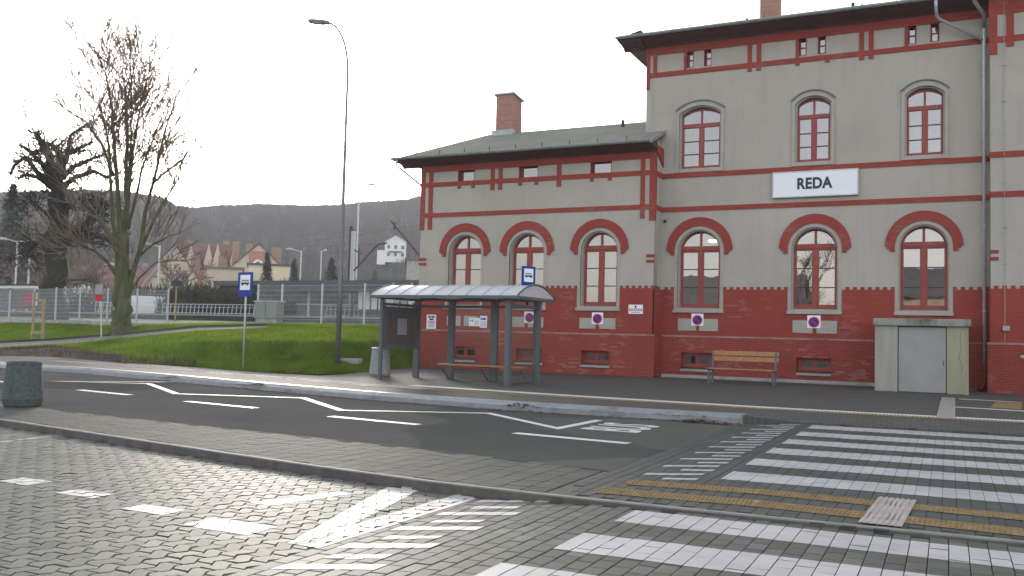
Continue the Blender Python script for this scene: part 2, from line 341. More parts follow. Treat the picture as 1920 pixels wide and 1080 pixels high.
# ================================================================== THE STATION
YM, YW, YR = 31.2, 30.3, 30.5
st = empty('railway_station', (-9, 31, .1), 'two storey grey rendered station building with red painted brick base, bands and window arches', 'railway station')
kw = YW / 29.3; kr = YR / 29.9
def WX(x): return x * kw
def WZ(z): return 1.5 + (z - 1.5) * kw
# (centre, surround half width) of the arched ground windows
main_arch = [(-7.85, .87), (-3.985, .85), (-.695, .835)]
wing_arch = [(WX(-16.15), .82), (WX(-13.62), .82), (WX(-10.86), .81)]
main_up = [(-7.875, .845), (-4.06, .68), (-.67, .68)]
SILL = 2.60
def arch_hole(cx, hw, e=0): return archpts(cx, hw - .11 + e, SILL, 4.6, hw - .11 + e)
def up_hole(cx, hw, e=0): return archpts(cx, hw - .10 + e, 7.5 - e, 9.5, .26 + e)
bw_main = [(-7.87, .55, .42, 1.06), (-3.98, .55, .44, 1.0)]
bw_wing = [(WX(-16.05), .52, .45, 1.03), (WX(-13.4), .54, .45, 1.03), (WX(-10.9), .54, .45, 1.03)]
mini_main = [-8.27, -7.64, -4.42, -3.80, -1.04, -.38]
mini_wing = [(WX(-16.17), .36), (WX(-13.62), .39), (WX(-10.85), .40)]
wz = lambda a: (7.30, 7.84) if a else None
EAVE_M, EAVE_W = 12.08, 8.10
holes = [arch_hole(*a) for a in main_arch] + [up_hole(*a) for a in main_up] + [rect(x - .125, x + .125, 11.16, 11.78) for x in mini_main]
TH = .5
plate('plaster_wall', rect(-9.87, 1.15, 2.0, 12.6), holes, YM, TH, 'plaster', st)
plate('plaster_wall', rect(-18.72, -9.21, 2.0, 8.5), [arch_hole(*a) for a in wing_arch] + [rect(x - h, x + h, 7.34, 7.86) for x, h in mini_wing], YW, TH, 'plaster', st)
plate('plaster_wall', rect(1.15, 7.0, 2.0, 12.6), [], YR, TH, 'plaster', st)
b = MB(); b.box(-9.71, -9.21, YW + TH, YM + 6, 0, 8.4).box(1.15, 1.65, YR + TH, YM + .3, 0, 12.6).box(-18.72, -18.22, YW + TH, 38.3, 0, 8.4).box(-9.87, -9.37, YM + TH, 41, 2.0, 12.6).box(6.5, 7, YR + TH, 41, 0, 12.6).box(-18.7, 7, 38.3, 38.8, 0, 8.4).box(-9.8, 7, 40.6, 41.1, 0, 12.6)
b.each('side_wall', 'plaster', st)
b = MB(); b.box(-9.3, 6.4, YM + 4.2, YM + 4.3, .2, 12).box(-9.3, 6.4, YM + TH, YM + 4.2, 6.4, 6.6).box(-9.3, 6.4, YM + TH, YM + 4.2, 1.9, 2.0).box(-18.2, -9.8, YW + 4.2, YW + 4.3, .2, 8).box(-18.2, -9.8, YW + TH, YW + 4.2, 1.9, 2.0).box(-18.2, -9.8, YW + TH, YW + 4.2, 6.5, 6.6)
b.each('interior_wall', 'interior', st)
# crenellated brick base
def cren(x0, x1, zt=3.34, zb=3.25, tooth=.118, gap=.108, start=0):
    p = [(x0, 1.58), (x1, 1.58)]; x = x1; pts = []
    k = 0; xs = [x1]
    while x > x0 + .05:
        nx = max(x0, x - (tooth if k % 2 == start else gap)); z = zt if k % 2 == start else zb
        pts += [(x, z), (nx, z)]; x = nx; k += 1
    return p + pts
def jamb_cut(outer_x0, outer_x1, arches, y, parent, mat='brick'):
    """brick base between the windows as separate pieces so the openings stay clear"""
    xs = [outer_x0]
    for cx, hw in arches: xs += [cx - hw, cx + hw]
    xs.append(outer_x1)
    for i in range(0, len(xs), 2):
        if xs[i + 1] - xs[i] > .05: plate('brick_base', cren(xs[i], xs[i + 1]), [], y - .03, .03, mat, parent)
    for cx, hw in arches: plate('brick_base', rect(cx - hw, cx + hw, 1.58, 2.45), [], y - .028, .028, mat, parent)
jamb_cut(-9.21, 1.15, main_arch, YM, st)
jamb_cut(-18.75, -9.18, wing_arch, YW, st)
jamb_cut(1.12, 7.0, [], YR, st)
# brick on the short returns
b = MB(); b.box(-9.21, -9.18, YW - .03, YM - .03, 1.58, 3.23)
for k in range(3): b.box(-9.21, -9.18, YW + .12 + k * .23, YW + .24 + k * .23, 3.23, 3.34)
b.build('brick_base', 'brick', st); MB().box(1.12, 1.15, YR - .03, YM - .03, 1.58, 3.25).build('brick_base', 'brick', st)
# plinth with worn top ledge
def plinth(x0, x1, y, bws):
    plate('brick_plinth', rect(x0, x1, 0, 1.58), [rect(c - h, c + h, z0, z1) for c, h, z0, z1 in bws], y - .09, .09 + .3, 'plinth', st)
    b = MB(); b.prismx([(y - .10, 1.58), (y - .10, 1.60), (y - .03, 1.645), (y - .03, 1.58)], x0 - .01, x1 + .0); b.build('plinth_ledge', 'ledge', st)

plinth(-9.12, 1.10, YM, bw_main); plinth(-18.80, -9.12, YW, bw_wing); plinth(1.06, 7.0, YR, [])
b = MB(); b.box(-9.21, -9.12, YW - .09 + .39, YM - .09, 0, 1.58).box(1.06, 1.15, YR - .09 + .39, YM - .09, 0, 1.58); b.each('brick_plinth', 'plinth', st)
b = MB(); b.box(-9.1, -1.95, YM - .20, YM - .09, .1, .27).build('concrete_footing', 'concrete', st, bevel=.02)
# bands
def bandbox(x0, x1, z0, z1, y, b, pr=.035): b.box(x0, x1, y - pr, y + .02, z0, z1)
b = MB()
for z0, z1 in ((7.22, 7.39), (6.02, 6.185)):
    bandbox(-9.21, 1.15, z0, z1, YM, b); bandbox(-18.72, -9.175, z0, z1, YW, b); bandbox(1.115, 7, z0 - .02, z1 - .02, YR, b)
    b.box(-9.21, -9.175, YW + .02, YM - .035, z0, z1); b.box(1.115, 1.15, YR + .02, YM - .035, z0, z1)
b.each('brick_band', 'band', st)
b = MB()
bandbox(-9.87, 1.15, 10.93, 11.10, YM, b); bandbox(-9.87, 1.15, 11.74, 12.2, YM, b)
bandbox(1.115, 7, 10.70, 10.88, YR, b); bandbox(1.115, 7, 11.56, 12.2, YR, b)
b.each('brick_frieze', 'band', st)
b = MB()
for x0, x1, zb in ((-9.87, -9.74, 10.5), (-9.62, -9.48, 11.1), (-6.25, -6.10, 10.80), (-5.94, -5.79, 10.80), (-2.63, -2.48, 10.80), (-2.34, -2.19, 10.80)): b.box(x0, x1, YM - .0375, YM + .02, zb, 11.76)
for x0, x1, zb in ((1.112, 1.34, 10.35), (1.58, 1.78, 10.55), (3.9, 4.1, 10.55)): b.box(x0, x1, YR - .0375, YR + .02, zb, 11.58)
for cx in mini_main:
    b.box(cx - .22, cx - .125, YM - .036, YM + .02, 11.10, 11.75) if cx in (-8.27, -4.42, -1.04) else None
for cx in (-4.58, -3.62): b.box(cx - .07, cx + .07, YM - .0365, YM + .02, 10.84, 10.95)
b.box(-18.745, -18.55, YW - .0375, YW + .02, 5.53, 7.95); b.box(-18.38, -18.2, YW - .0375, YW + .02, 5.55, 7.95)
b.box(-9.73, -9.57, YW - .0375, YW + .02, 5.70, 7.95); b.box(-9.40, -9.172, YW - .0375, YW + .02, 5.62, 7.95)
b.box(-9.21, -9.172, YW + .02, YW + .10, 5.62, 7.95)
for x0, x1 in ((-15.66, -15.5), (-15.33, -15.17), (-12.93, -12.76)): b.box(x0, x1, YW - .0375, YW + .02, 6.98, 7.95)
for cx, h in mini_wing:
    for s_ in (-1, 1): b.box(cx + s_ * h * .85 - .07, cx + s_ * h * .85 + .07, YW - .0365, YW + .02, 7.10, 7.24)
b.box(-18.72, -9.175, YW - .036, YW + .02, 7.80, 8.06)
b.each('brick_strip', 'band', st)
# little corner blocks
b = MB()
for x0, x1 in ((-18.75, -18.42), (-9.47, -9.175)):
    b.box(x0, x1, YW - .03, YW + .02, 4.33, 4.43).box(x0, x1, YW - .03, YW + .02, 4.14, 4.24)
b.box(1.12, 1.36, YR - .03, YR + .02, 4.31, 4.41).box(1.12, 1.36, YR - .03, YR + .02, 4.10, 4.2); b.each('corner_block', 'band', st)
b = MB(); b.prismx([(YW + .9, 7.62), (YW + .9, 8.3), (YW - .02, 8.3), (YW - .02, 8.0), (YW + .25, 7.95)], -9.205, -9.165); b.build('gable_board', 'band', st)

# windows -----------------------------------------------------------------
def ring(b, out, inn, y0, y1):
    """band between two outlines with equal point counts, closed all round"""
    n = len(out); vs = [(x, y0, z) for x, z in out] + [(x, y0, z) for x, z in inn] + [(x, y1, z) for x, z in out] + [(x, y1, z) for x, z in inn]; fs = []
    for i in range(n):
        j = (i + 1) % n; fs += [(i, j, n + j, n + i), (2 * n + i, 3 * n + i, 3 * n + j, 2 * n + j), (i, 2 * n + i, 2 * n + j, j), (n + i, n + j, 3 * n + j, 3 * n + i)]
    b.add(vs, fs)
def arched_window(cx, hw, y, lamp=False):
    # brick arch round the head, with stepped feet
    ro, n = hw + .335, 26; zc = 4.6
    a = [(cx + (hw + .012) * math.cos(math.pi * i / n), zc + (hw + .012) * math.sin(math.pi * i / n)) for i in range(n + 1)]
    o = [(cx + (ro - .04) * math.cos(math.pi * i / n), zc + .03 + (ro - .09 + .0) * math.sin(math.pi * i / n) + .05 * math.sin(math.pi * i / n)) for i in range(n + 1)]
    r_ = hw + .012; q = ro - .04
    poly = o + [(cx - q, 4.64), (cx - q + .075, 4.64), (cx - q + .075, 4.56), (cx - q + .15, 4.56), (cx - q + .15, 4.47), (cx - r_, 4.47)] + a[::-1] + [(cx + r_, 4.47), (cx + q - .15, 4.47), (cx + q - .15, 4.56), (cx + q - .075, 4.56), (cx + q - .075, 4.64), (cx + q, 4.64)]
    plate('brick_arch', poly, [], y - .045, .06, 'band', st)
    # surround = the part, joinery and glass its sub-parts
    b = MB(); out = archpts(cx, hw, SILL, 4.6, hw); inn = archpts(cx, hw - .11, SILL, 4.6, hw - .11); inn2 = archpts(cx, hw - .155, SILL, 4.6, hw - .155)
    ring(b, out, inn, y - .012, y + .05); ring(b, archpts(cx, hw - .108, SILL, 4.6, hw - .108), inn2, y + .07, y + .36)
    wd = b.build('window', 'trim', st)
    yf = y + .27; fw = hw - .15; zb, zt, hh = 2.63, 4.6, fw
    b = MB(); ring(b, archpts(cx, fw, zb, zt, hh), archpts(cx, fw - .065, zb + .09, zt, hh - .065), yf, yf + .07)
    b.box(cx - fw + .04, cx + fw - .04, yf - .025, yf + .06, 4.62, 4.80)            # transom
    b.box(cx - fw + .04, cx + fw - .04, yf - .045, yf - .02, 4.66, 4.72)
    b.box(cx - .075, cx + .075, yf - .012, yf + .055, zb + .05, 4.63); b.box(cx - .04, cx + .04, yf - .01, yf + .05, 4.78, zt + hh - .03)
    for s_ in (-1, 1):
        x0, x1 = sorted((cx + s_ * .075, cx + s_ * (fw - .06)))
        b.box(x0 - .004, x0 + .035, yf + .002, yf + .05, zb + .09, 4.62).box(x1 - .035, x1 + .004, yf + .002, yf + .05, zb + .09, 4.62).box(x0, x1, yf + .003, yf + .051, zb + .07, zb + .14).box(x0, x1, yf + .003, yf + .051, 4.575, 4.625)
    b.build('frame', 'joinery', wd, bevel=.006)
    b = MB()
    for z in (3.34, 3.98): b.box(cx - fw + .06, cx + fw - .06, yf + .01, yf + .045, z - .017, z + .017)
    b.build('glazing_bar', 'dark', wd)
    yg = yf + .03; g = archpts(cx, fw - .03, zb + .05, zt, hh - .03); MBg = MB(); MBg.add([(x, yg, z) for x, z in g], [tuple(range(len(g)))]); MBg.build('pane', 'glass', wd)
    b = MB(); b.prismx([(y - .10, 2.44), (y - .10, 2.53), (y + .28, 2.63), (y + .28, 2.44)], cx - hw - .02, cx + hw + .02); b.build('sill', 'trim', wd, bevel=.008)
for cx, hw in main_arch: arched_window(cx, hw, YM)
for cx, hw in wing_arch: arched_window(cx, hw, YW)
def upper_window(cx, hw, y):
    b = MB(); out = archpts(cx, hw, 7.40, 9.62, .31); inn = archpts(cx, hw - .10, 7.5, 9.5, .26)
    ring(b, out, inn, y - .055, y + .02)
    ring(b, archpts(cx, hw - .098, 7.502, 9.5, .26), archpts(cx, hw - .15, 7.55, 9.47, .25), y + .05, y + .30)
    wd = b.build('window', 'trim', st)
    b = MB(); o2 = archpts(cx, hw + .03, 9.5, 9.65, .31, 14)[2:]; i2 = archpts(cx, hw - .01, 9.5, 9.61, .31, 14)[2:]
    pts = o2 + i2[::-1]; b.prismy(pts[::-1], y - .10, y + .01); b.build('drip_moulding', 'trimdark', wd)
    yf = y + .22; fw = hw - .13; zb, zs, ri = 7.53, 9.46, .24
    b = MB(); ring(b, archpts(cx, fw, zb, zs, ri), archpts(cx, fw - .07, zb + .09, zs, ri - .07), yf, yf + .07)
    b.box(cx - fw + .04, cx + fw - .04, yf - .025, yf + .06, 9.03, 9.17); b.box(cx - .065, cx + .065, yf - .012, yf + .055, zb + .05, 9.04); b.box(cx - .035, cx + .035, yf - .01, yf + .05, 9.15, zs + ri - .02)
    for s_ in (-1, 1):
        x0, x1 = sorted((cx + s_ * .065, cx + s_ * (fw - .065)))
        b.box(x0 - .004, x0 + .03, yf + .002, yf + .05, zb + .09, 9.04).box(x1 - .03, x1 + .004, yf + .002, yf + .05, zb + .09, 9.04).box(x0, x1, yf + .003, yf + .051, zb + .07, zb + .13)
    b.build('frame', 'joinery', wd, bevel=.006)
    b = MB()
    for z in (8.08, 8.54): b.box(cx - fw + .06, cx + fw - .06, yf + .01, yf + .045, z - .018, z + .018)
    b.build('glazing_bar', 'dark', wd)
    yg = yf + .03; g = archpts(cx, fw - .03, zb + .05, zs, ri - .03); MB().add([(x, yg, z) for x, z in g], [tuple(range(len(g)))]).build('pane', 'glass', wd)

for cx, hw in main_up: upper_window(cx, hw, YM)
def small_window(cx, hw, z0, z1, y, rec, bars, nm='attic_window', fw=.05, mull=False):
    b = MB(); o = rect(cx - hw, cx + hw, z0, z1); i = rect(cx - hw + fw, cx + hw - fw, z0 + fw, z1 - fw); ring(b, o, i, y + rec, y + rec + .06)
    if mull: b.box(cx - .06, cx + .06, y + rec - .005, y + rec + .05, z0 + .02, z1 - .02)
    wd = b.build(nm, 'joinery', st)
    MB().add([(x, y + rec + .03, z) for x, z in rect(cx - hw + .02, cx + hw - .02, z0 + .02, z1 - .02)], [(0, 1, 2, 3)]).build('pane', 'glass', wd)
    if bars: b = MB(); b.box(cx - hw + fw, cx + hw - fw, y + rec + .01, y + rec + .045, (z0 + z1) / 2 - .02, (z0 + z1) / 2 + .02).build('glazing_bar', 'dark', wd)
    # brick-lined reveal
    b = MB(); ring(b, rect(cx - hw - .002, cx + hw + .002, z0 - .002, z1 + .002), rect(cx - hw + .012, cx + hw - .012, z0 + .012, z1 - .012), y - .02, y + rec - .002); b.build('reveal', 'band', wd)
    return wd
for x in mini_main: small_window(x, .125, 11.16, 11.78, YM, .16, True)
for x, h in mini_wing: small_window(x, h, 7.34, 7.86, YW, .16, False, fw=.06)
for (c, h, z0, z1), y in [(q, YM) for q in bw_main] + [(q, YW) for q in bw_wing]:
    wd = small_window(c, h, z0 + .12, z1, y - .09, .20, False, 'cellar_window', .13, True)
    b = MB(); b.prismx([(y - .16, z0 - .02), (y - .16, z0 + .02), (y + .11, z0 + .12), (y + .11, z0 - .02)], c - h, c + h).build('sill', 'concrete', wd)
# rendered panels under the sills
b = MB()
for cx in (-7.855, -3.96, ): b.box(cx - .70, cx - .06, YM - .05, YM, 1.81, 2.23).box(cx + .06, cx + .70, YM - .05, YM, 1.81, 2.23)
for cx in (WX(-16.16), WX(-13.55), WX(-10.86)): b.box(cx - .68, cx - .07, YW - .05, YW, 1.80, 2.18).box(cx + .07, cx + .68, YW - .05, YW, 1.80, 2.18)
b.each('render_panel', 'trim', st, bevel=.006)
# eaves, gutters, roofs -----------------------------------------------------
def eave_front(x0, x1, y, z, over, xo):
    b = MB(); prof = [(y, z - .1), (y - .10, z), (y - .22, z + .04), (y - over, z + .10), (y - over, z + .16), (y, z + .42)]
    b.prismx(prof, x0 - xo, x1); return b
b = eave_front(-9.87, 1.12, YM, EAVE_M, .86, .86); b.prismy([(-9.87, EAVE_M - .1), (-9.97, EAVE_M), (-10.73, EAVE_M + .10), (-10.73, EAVE_M + .16), (-9.87, EAVE_M + .4)], YM - .8, 41.5)
b.prismx([(YR, 12.0), (YR - .22, 12.16), (YR - .86, 12.22), (YR - .86, 12.28), (YR, 12.6)], 1.125, 7)
b.build('soffit', 'soffit', st)
b = eave_front(-18.72, -9.14, YW, EAVE_W, .82, .88); b.build('soffit', 'soffit', st)
def gutter(x0, x1, y, z, mat='zinc', r=.075):
    b = MB(); n = 10; prof = [(y + r * math.cos(math.pi + math.pi * i / n), z + r * math.sin(math.pi + math.pi * i / n)) for i in range(n + 1)]; prof += [(y + (r - .008) * math.cos(2 * math.pi - math.pi * i / n), z + (r - .008) * math.sin(2 * math.pi - math.pi * i / n)) for i in range(n + 1)]
    b.prismx(prof, x0, x1); b.tube([(x0, y - r, z + .005), (x1, y - r, z + .005)], .011, 6)
    x = x0 + .4
    while x < x1: b.box(x - .015, x + .015, y - r - .006, y + r, z - .004, z + .012); x += .8
    b.build('gutter', mat, st, smooth=False)
gutter(-10.75, 1.05, YM - .95, EAVE_M + .18); gutter(-19.6, -9.2, YW - .91, EAVE_W + .17); gutter(1.2, 7, YR - .95, 12.36)
b = MB(); zt = 12.35
b.add([(-10.76, YM - .98, 12.28), (1.2, YM - .98, 12.28), (1.2, 36.2, 13.7), (-9.9, 36.2, 13.7), (-10.76, 41.6, 12.28), (1.2, 41.6, 12.28),
       (-10.76, YM - .98, 12.24), (1.2, YM - .98, 12.24)], [(0, 1, 2, 3), (3, 2, 5, 4), (0, 3, 4), (0, 6, 7, 1)])
b.add([(1.1, YR - .98, 12.44), (7.2, YR - .98, 12.44), (7.2, 36.2, 13.8), (1.1, 36.2, 13.8), (1.1, 41.6, 12.3), (7.2, 41.6, 12.3)], [(0, 1, 2, 3), (3, 2, 5, 4)])
b.build('roof', 'roof', st)
zr = lambda Y: 8.27 + (Y - 29.42) * (10.13 - 8.27) / (34.3 - 29.42)
b = MB(); b.add([(-19.62, 29.42, 8.25), (-9.12, 29.42, 8.27), (-9.12, YM, zr(YM)), (-9.88, YM, zr(YM)), (-9.88, 34.3, 10.13), (-17.9, 34.3, 10.13), (-19.62, 39.2, 8.27), (-9.88, 39.2, 8.27)],
                [(0, 1, 2, 3, 4, 5), (5, 4, 7, 6), (0, 5, 6)])
b.box(-19.62, -9.12, 29.40, 29.44, 8.20, 8.262); b.build('roof', 'roof', st)
b = MB(); b.prismx([(29.42, 8.17), (29.42, 8.31), (YM, zr(YM) + .04), (YM, zr(YM) - .10)], -9.14, -9.10); b.build('verge_board', 'zinc', st)
b = MB()
for i in range(9): x = -18.6 + i * 1.07; b.box(x - .012, x + .012, 29.58, 29.61, 8.3, 8.50)
for i in range(14): x = -10.4 + i * .82 + rnd.uniform(-.1, .1); b.box(x - .010, x + .010, 30.4, 30.43, 12.28, 12.50)
b.tube([(-10.6, 30.4, 12.4), (-6, 30.4, 12.4)], .008, 5)
b.box(-11.5, -11.4, 33.2, 33.3, 9.75, 10.0)
b.build('snow_guard', 'dark', st)
b = MB(); b.box(-17.42, -16.62, 34.0, 34.9, 9.6, 11.75).build('chimney', 'chim', st)
ch = MB(); ch.add([(-17.5, 33.92, 11.72), (-16.54, 33.92, 11.72), (-16.54, 34.98, 11.60), (-17.5, 34.98, 11.60), (-17.5, 33.92, 11.80), (-16.54, 33.92, 11.80), (-16.54, 34.98, 11.68), (-17.5, 34.98, 11.68)], [(0, 3, 2, 1), (4, 5, 6, 7), (0, 1, 5, 4), (1, 2, 6, 5), (2, 3, 7, 6), (3, 0, 4, 7)]).build('chimney_cap', 'zinc', st)
b = MB(); b.box(-17.5, -16.5, 33.8, 34.05, 9.9, 10.17).build('chimney_flashing', 'zinc', st)
b = MB(); b.box(-6.45, -5.75, 34.4, 35.0, 12.8, 15.5).build('chimney', 'chim', st); b = MB(); b.box(-6.55, -5.65, 34.3, 35.1, 12.9, 13.45).build('chimney_flashing', 'zinc', st)
b = MB(); b.tube([(-6.9, 34.2, 12.9), (-6.9, 34.2, 13.75)], .05).tube([(-3.0, 33, 12.9), (-3.0, 33, 13.4)], .06).tube([(-2.7, 33, 12.9), (-2.7, 33, 13.3)], .05); b.build('vent_pipe', 'black', st)
# downpipes
def clipped(b, path, r, clips):
    b.tube(path, r, 12)
    for p in clips: b.tube([(p[0], p[1], p[2] - .02), (p[0], p[1], p[2] + .02)], r + .012, 12)
b = MB(); xp, yp = 1.0, YM - .14
b2 = [(xp, yp, z) for z in (5.2, 7.9, 10.4, 2.6, 1.4)]
clipped(b, [(xp, yp, 1.0), (xp, yp, 11.35), (xp + .0, yp, 11.42)], .055, b2); b.build('downpipe', 'galv', st, smooth=True)
b = MB(); b.tube([(xp - .02, yp - .0, 11.0), (-.25, YM - .45, 11.72), (-.32, YM - .6, 11.8), (-.34, YM - .95, 11.95), (-.34, YM - .95, 12.18)], .05, 12); b.build('downpipe', 'galv', st, smooth=True)
b = MB(); b.tube([(xp, yp, 11.38), (1.0, YM - .45, 11.7), (.72, YM - .9, 12.0), (.7, YM - .95, 12.25)], .06, 12); b.build('downpipe', 'zinc', st, smooth=True)
b = MB(); b.tube([(xp, yp, 1.02), (xp, yp, .55), (xp - .02, yp - .05, .38), (xp - .12, yp - .18, .18)], .07, 12); b.build('downpipe_shoe', 'orange', st, smooth=True)
b = MB(); b.tube([(-19.35, 29.4, 8.2), (-19.35, 29.4, 8.0), (-19.28, 29.5, 7.9), (-18.8, 30.3, 7.35), (-18.79, 30.5, 7.2), (-18.79, 30.5, .3)], .045, 10); b.build('downpipe', 'galv', st, smooth=True)
b = MB(); b.tube([(1.52, YR - .03, .2), (1.52, YR - .03, 11.9)], .008, 6).box(1.46, 1.64, YR - .12, YR - .03, 2.0, 2.14, 0)
for z in (4.0, 5.1, 6.45, 8.9, 10.0): b.box(1.48, 1.58, YR - .04, YR, z - .015, z + .015)
b.tube([(-9.62, YM - .03, 9.0), (-9.62, YM - .03, 12)], .006, 6)
for z in (9.4, 10.3, 11.4): b.box(-9.64, -9.60, YM - .04, YM, z - .02, z + .02)
b.build('lightning_conductor', 'zinc', st)
b = MB(); ring(b, rect(-9.17, -9.01, 5.61, 5.77), rect(-9.145, -9.035, 5.635, 5.745), YM - .02, YM + .0); b.box(-9.145, -9.035, YM - .01, YM - .003, 5.635, 5.745, 1); b.build('air_vent', ['zinc', 'black'], st)
# boarded-up cellar entrance in front of the right window
b = MB(); b.box(-1.92, -1.31, 28.35, YM - .09, .1, 2.05).box(-.03, .52, 28.35, YM - .09, .1, 2.05).box(-1.31, -.03, 28.8, YM - .09, .1, 2.05)
en = b.build('cellar_entrance', 'entrance', st, bevel=.01)
b = MB()
MB().box(-1.96, .58, 28.25, YM - .035, 2.052, 2.26).build('roof_slab', 'mossconc', en, bevel=.02)
b = MB()

dr = MB().box(-1.285, -.05, 28.385, 28.43, .17, 2.02).build('door', 'doorgrey', en, bevel=.004)
MB().box(-.125, -.105, 28.37, 28.387, .95, 1.07).build('keyhole', 'black', dr)
for z in (.45, 1.7): MB().tube([(-1.27, 28.375, z), (-1.27, 28.375, z + .12)], .014, 8).build('hinge', 'zinc', dr)
MB().tube([(.34, 28.348, 1.98), (.30, 28.348, 1.7), (.35, 28.348, 1.45), (.27, 28.348, 1.2), (.36, 28.348, .9), (.33, 28.348, .7)], .005, 4).build('crack', 'black', en)
MB().box(-1.31, -.03, 28.43, 28.6, .12, 2.04).build('door_frame', 'black', en)

# REDA name board
bo = empty('station_name_board', (-3.98, YM - .1, 6.35), 'long white name board reading REDA in dark letters between the two storeys', 'sign')
MB().box(-5.33, -2.64, YM - .13, YM - .03, 6.36, 7.19).build('board', 'signwhite', bo, bevel=.006)
b = MB(); ring(b, rect(-5.35, -2.62, 6.34, 7.21), rect(-5.31, -2.66, 6.38, 7.17), YM - .139, YM - .03); b.build('board_edge', 'galv', bo)
textmesh('lettering', 'REDA', .505, 'navy', bo, FACE(-4.0, YM - .133, 6.77), .004, .020, xs=.84)

# ------------------------------------------------------------------ wall signs
def disc(b, cx, y, cz, r, th, mi=0, n=32): b.prismy([(cx + r * math.cos(2 * math.pi * i / n), cz + r * math.sin(2 * math.pi * i / n)) for i in range(n)], y - th, y, mi)
def no_parking():
    r = empty('no_parking_sign', (0, 0, 0)); MB().box(-.21, .21, -.02, 0, -.21, .21).build('plate', 'signwhite', r)
    b = MB(); disc(b, 0, -.02, -.015, .175, .003, 0); disc(b, 0, -.023, -.015, .135, .003, 1); a = R(45); hl, hw_ = .145, .022
    pts = [(-hl, -hw_), (hl, -hw_), (hl, hw_), (-hl, hw_)]; b.prismy([(x * math.cos(-a) - z * math.sin(-a), x * math.sin(-a) + z * math.cos(-a) - .015) for x, z in pts], -.029, -.0262, 0)
    b.build('symbol', ['red', 'blue'], r); return r
np0 = no_parking(); spots = [(-7.86, YM - .05, 2.20, 'square no parking sign under the first arched window left of the wooden bench'), (-3.98, YM - .05, 2.19, 'square no parking sign under the arched window right of the wooden bench'),
    (WX(-10.85), YW - .05, 2.17, 'square no parking sign under the window between the bus shelter and the downstairs red plaque'), (WX(-13.42), YW - .05, 2.17, 'square no parking sign seen through the glass end of the bus shelter')]
for i, (x, y, z, lb) in enumerate(spots):
    o = np0 if i == 0 else copy_tree(np0); o.location = (x, y, z); tag(o, lb, 'sign', 'no parking signs on the station wall')
pq = empty('wall_plaque', (WX(-9.5), YW - .03, 2.62), 'small white plaque with a dark red band on brick wall beside the corner', 'sign')
px, pz = WX(-9.495), WZ(2.475)
MB().box(px - .26, px + .26, YW - .05, YW - .03, pz - .16, pz + .16).build('plate', 'signwhite', pq)
b = MB(); b.box(px - .235, px + .235, YW - .054, YW - .05, pz - .055, pz + .02).box(px - .03, px + .03, YW - .054, YW - .05, pz + .04, pz + .13, 1)
for k in range(7): b.box(px - .2 + k * .06, px - .165 + k * .06, YW - .056, YW - .054, pz - .04, pz + .005, 2)
b.box(px - .15, px + .15, YW - .054, YW - .05, pz - .12, pz - .10, 3); b.build('print', ['red', 'navy', 'signwhite', 'grey'], pq)
def poster(name, x0, x1, z0, z1, y, label, blocks):
    r = empty(name, ((x0 + x1) / 2, y, z0), label, 'poster'); MB().box(x0, x1, y - .012, y, z0, z1).build('sheet', 'signwhite', r)
    b = MB(); ms = ['black', 'red', 'grey', 'blue']
    for (u0, u1, v0, v1, k) in blocks: b.box(x0 + u0 * (x1 - x0), x0 + u1 * (x1 - x0), y - .015, y - .012, z0 + v0 * (z1 - z0), z0 + v1 * (z1 - z0), k)
    b.build('print', ms, r)
wy = YW - .03
poster('wall_poster', WX(-17.69), WX(-17.28), WZ(1.66), WZ(2.19), wy, 'narrow poster with black heading and red lines near the left wall corner',
    [(.15, .45, .78, .9, 0), (.5, .85, .78, .9, 0), (.3, .75, .6, .72, 0)] + [(.1, .9, .45 + k * .06, .48 + k * .06, 1) for k in range(2)] + [(.2, .8, .1 + k * .07, .14 + k * .07, 2) for k in range(5)])
poster('wall_notice', WX(-15.86), WX(-15.42), WZ(1.79), WZ(2.09), wy - .02, 'wide white notice with grey print beside the blue headed notice', [(.1, .2, .55, .8, 3), (.28, .38, .55, .8, 3)] + [(.5, .9, .2 + k * .13, .25 + k * .13, 2) for k in range(5)])
poster('wall_notice', WX(-15.41), WX(-15.12), WZ(1.74), WZ(2.17), wy - .02, 'upright white notice with blue heading seen through the bus shelter', [(.1, .25, .65, .88, 3), (.32, .85, .66, .84, 3)] + [(.1, .9, .1 + k * .08, .13 + k * .08, 2) for k in range(6)])

# ------------------------------------------------------------------ bench by the wall
be = empty('wooden_bench', (-5.8, 29, .15), 'wooden slatted bench with grey steel legs standing against the station wall', 'bench')
x0, x1, yb = -6.90, -4.80, 29.05
MB().box(x0, x1, yb - .42, yb - .30, .585, .62).box(x0, x1, yb - .28, yb - .16, .585, .62).box(x0, x1, yb - .14, yb - .02, .585, .62).build('seat', 'wood', be, bevel=.008)
b = MB(); b.box(x0 + .03, x1 + .03, yb + .12, yb + .155, .85, .99).box(x0 + .03, x1 + .03, yb + .15, yb + .185, 1.03, 1.17); b.build('backrest', 'wood', be, bevel=.008)
for xl in (x0 + .06, x1 - .06):
    b = MB(); b.box(xl - .03, xl + .03, yb - .44, yb - .40, .15, .60).box(xl - .03, xl + .03, yb - .44, yb + .06, .55, .583).add(
        [(xl + dx, yy, zz) for yy, zz in ((yb + .02, .15), (yb + .08, .15), (yb + .19, 1.15), (yb + .14, 1.15)) for dx in (-.03, .03)], [(0, 1, 3, 2), (4, 5, 7, 6), (0, 2, 4, 6), (1, 7, 5, 3), (2, 3, 5, 4), (0, 6, 7, 1)])
    b.build('leg', 'steel', be)

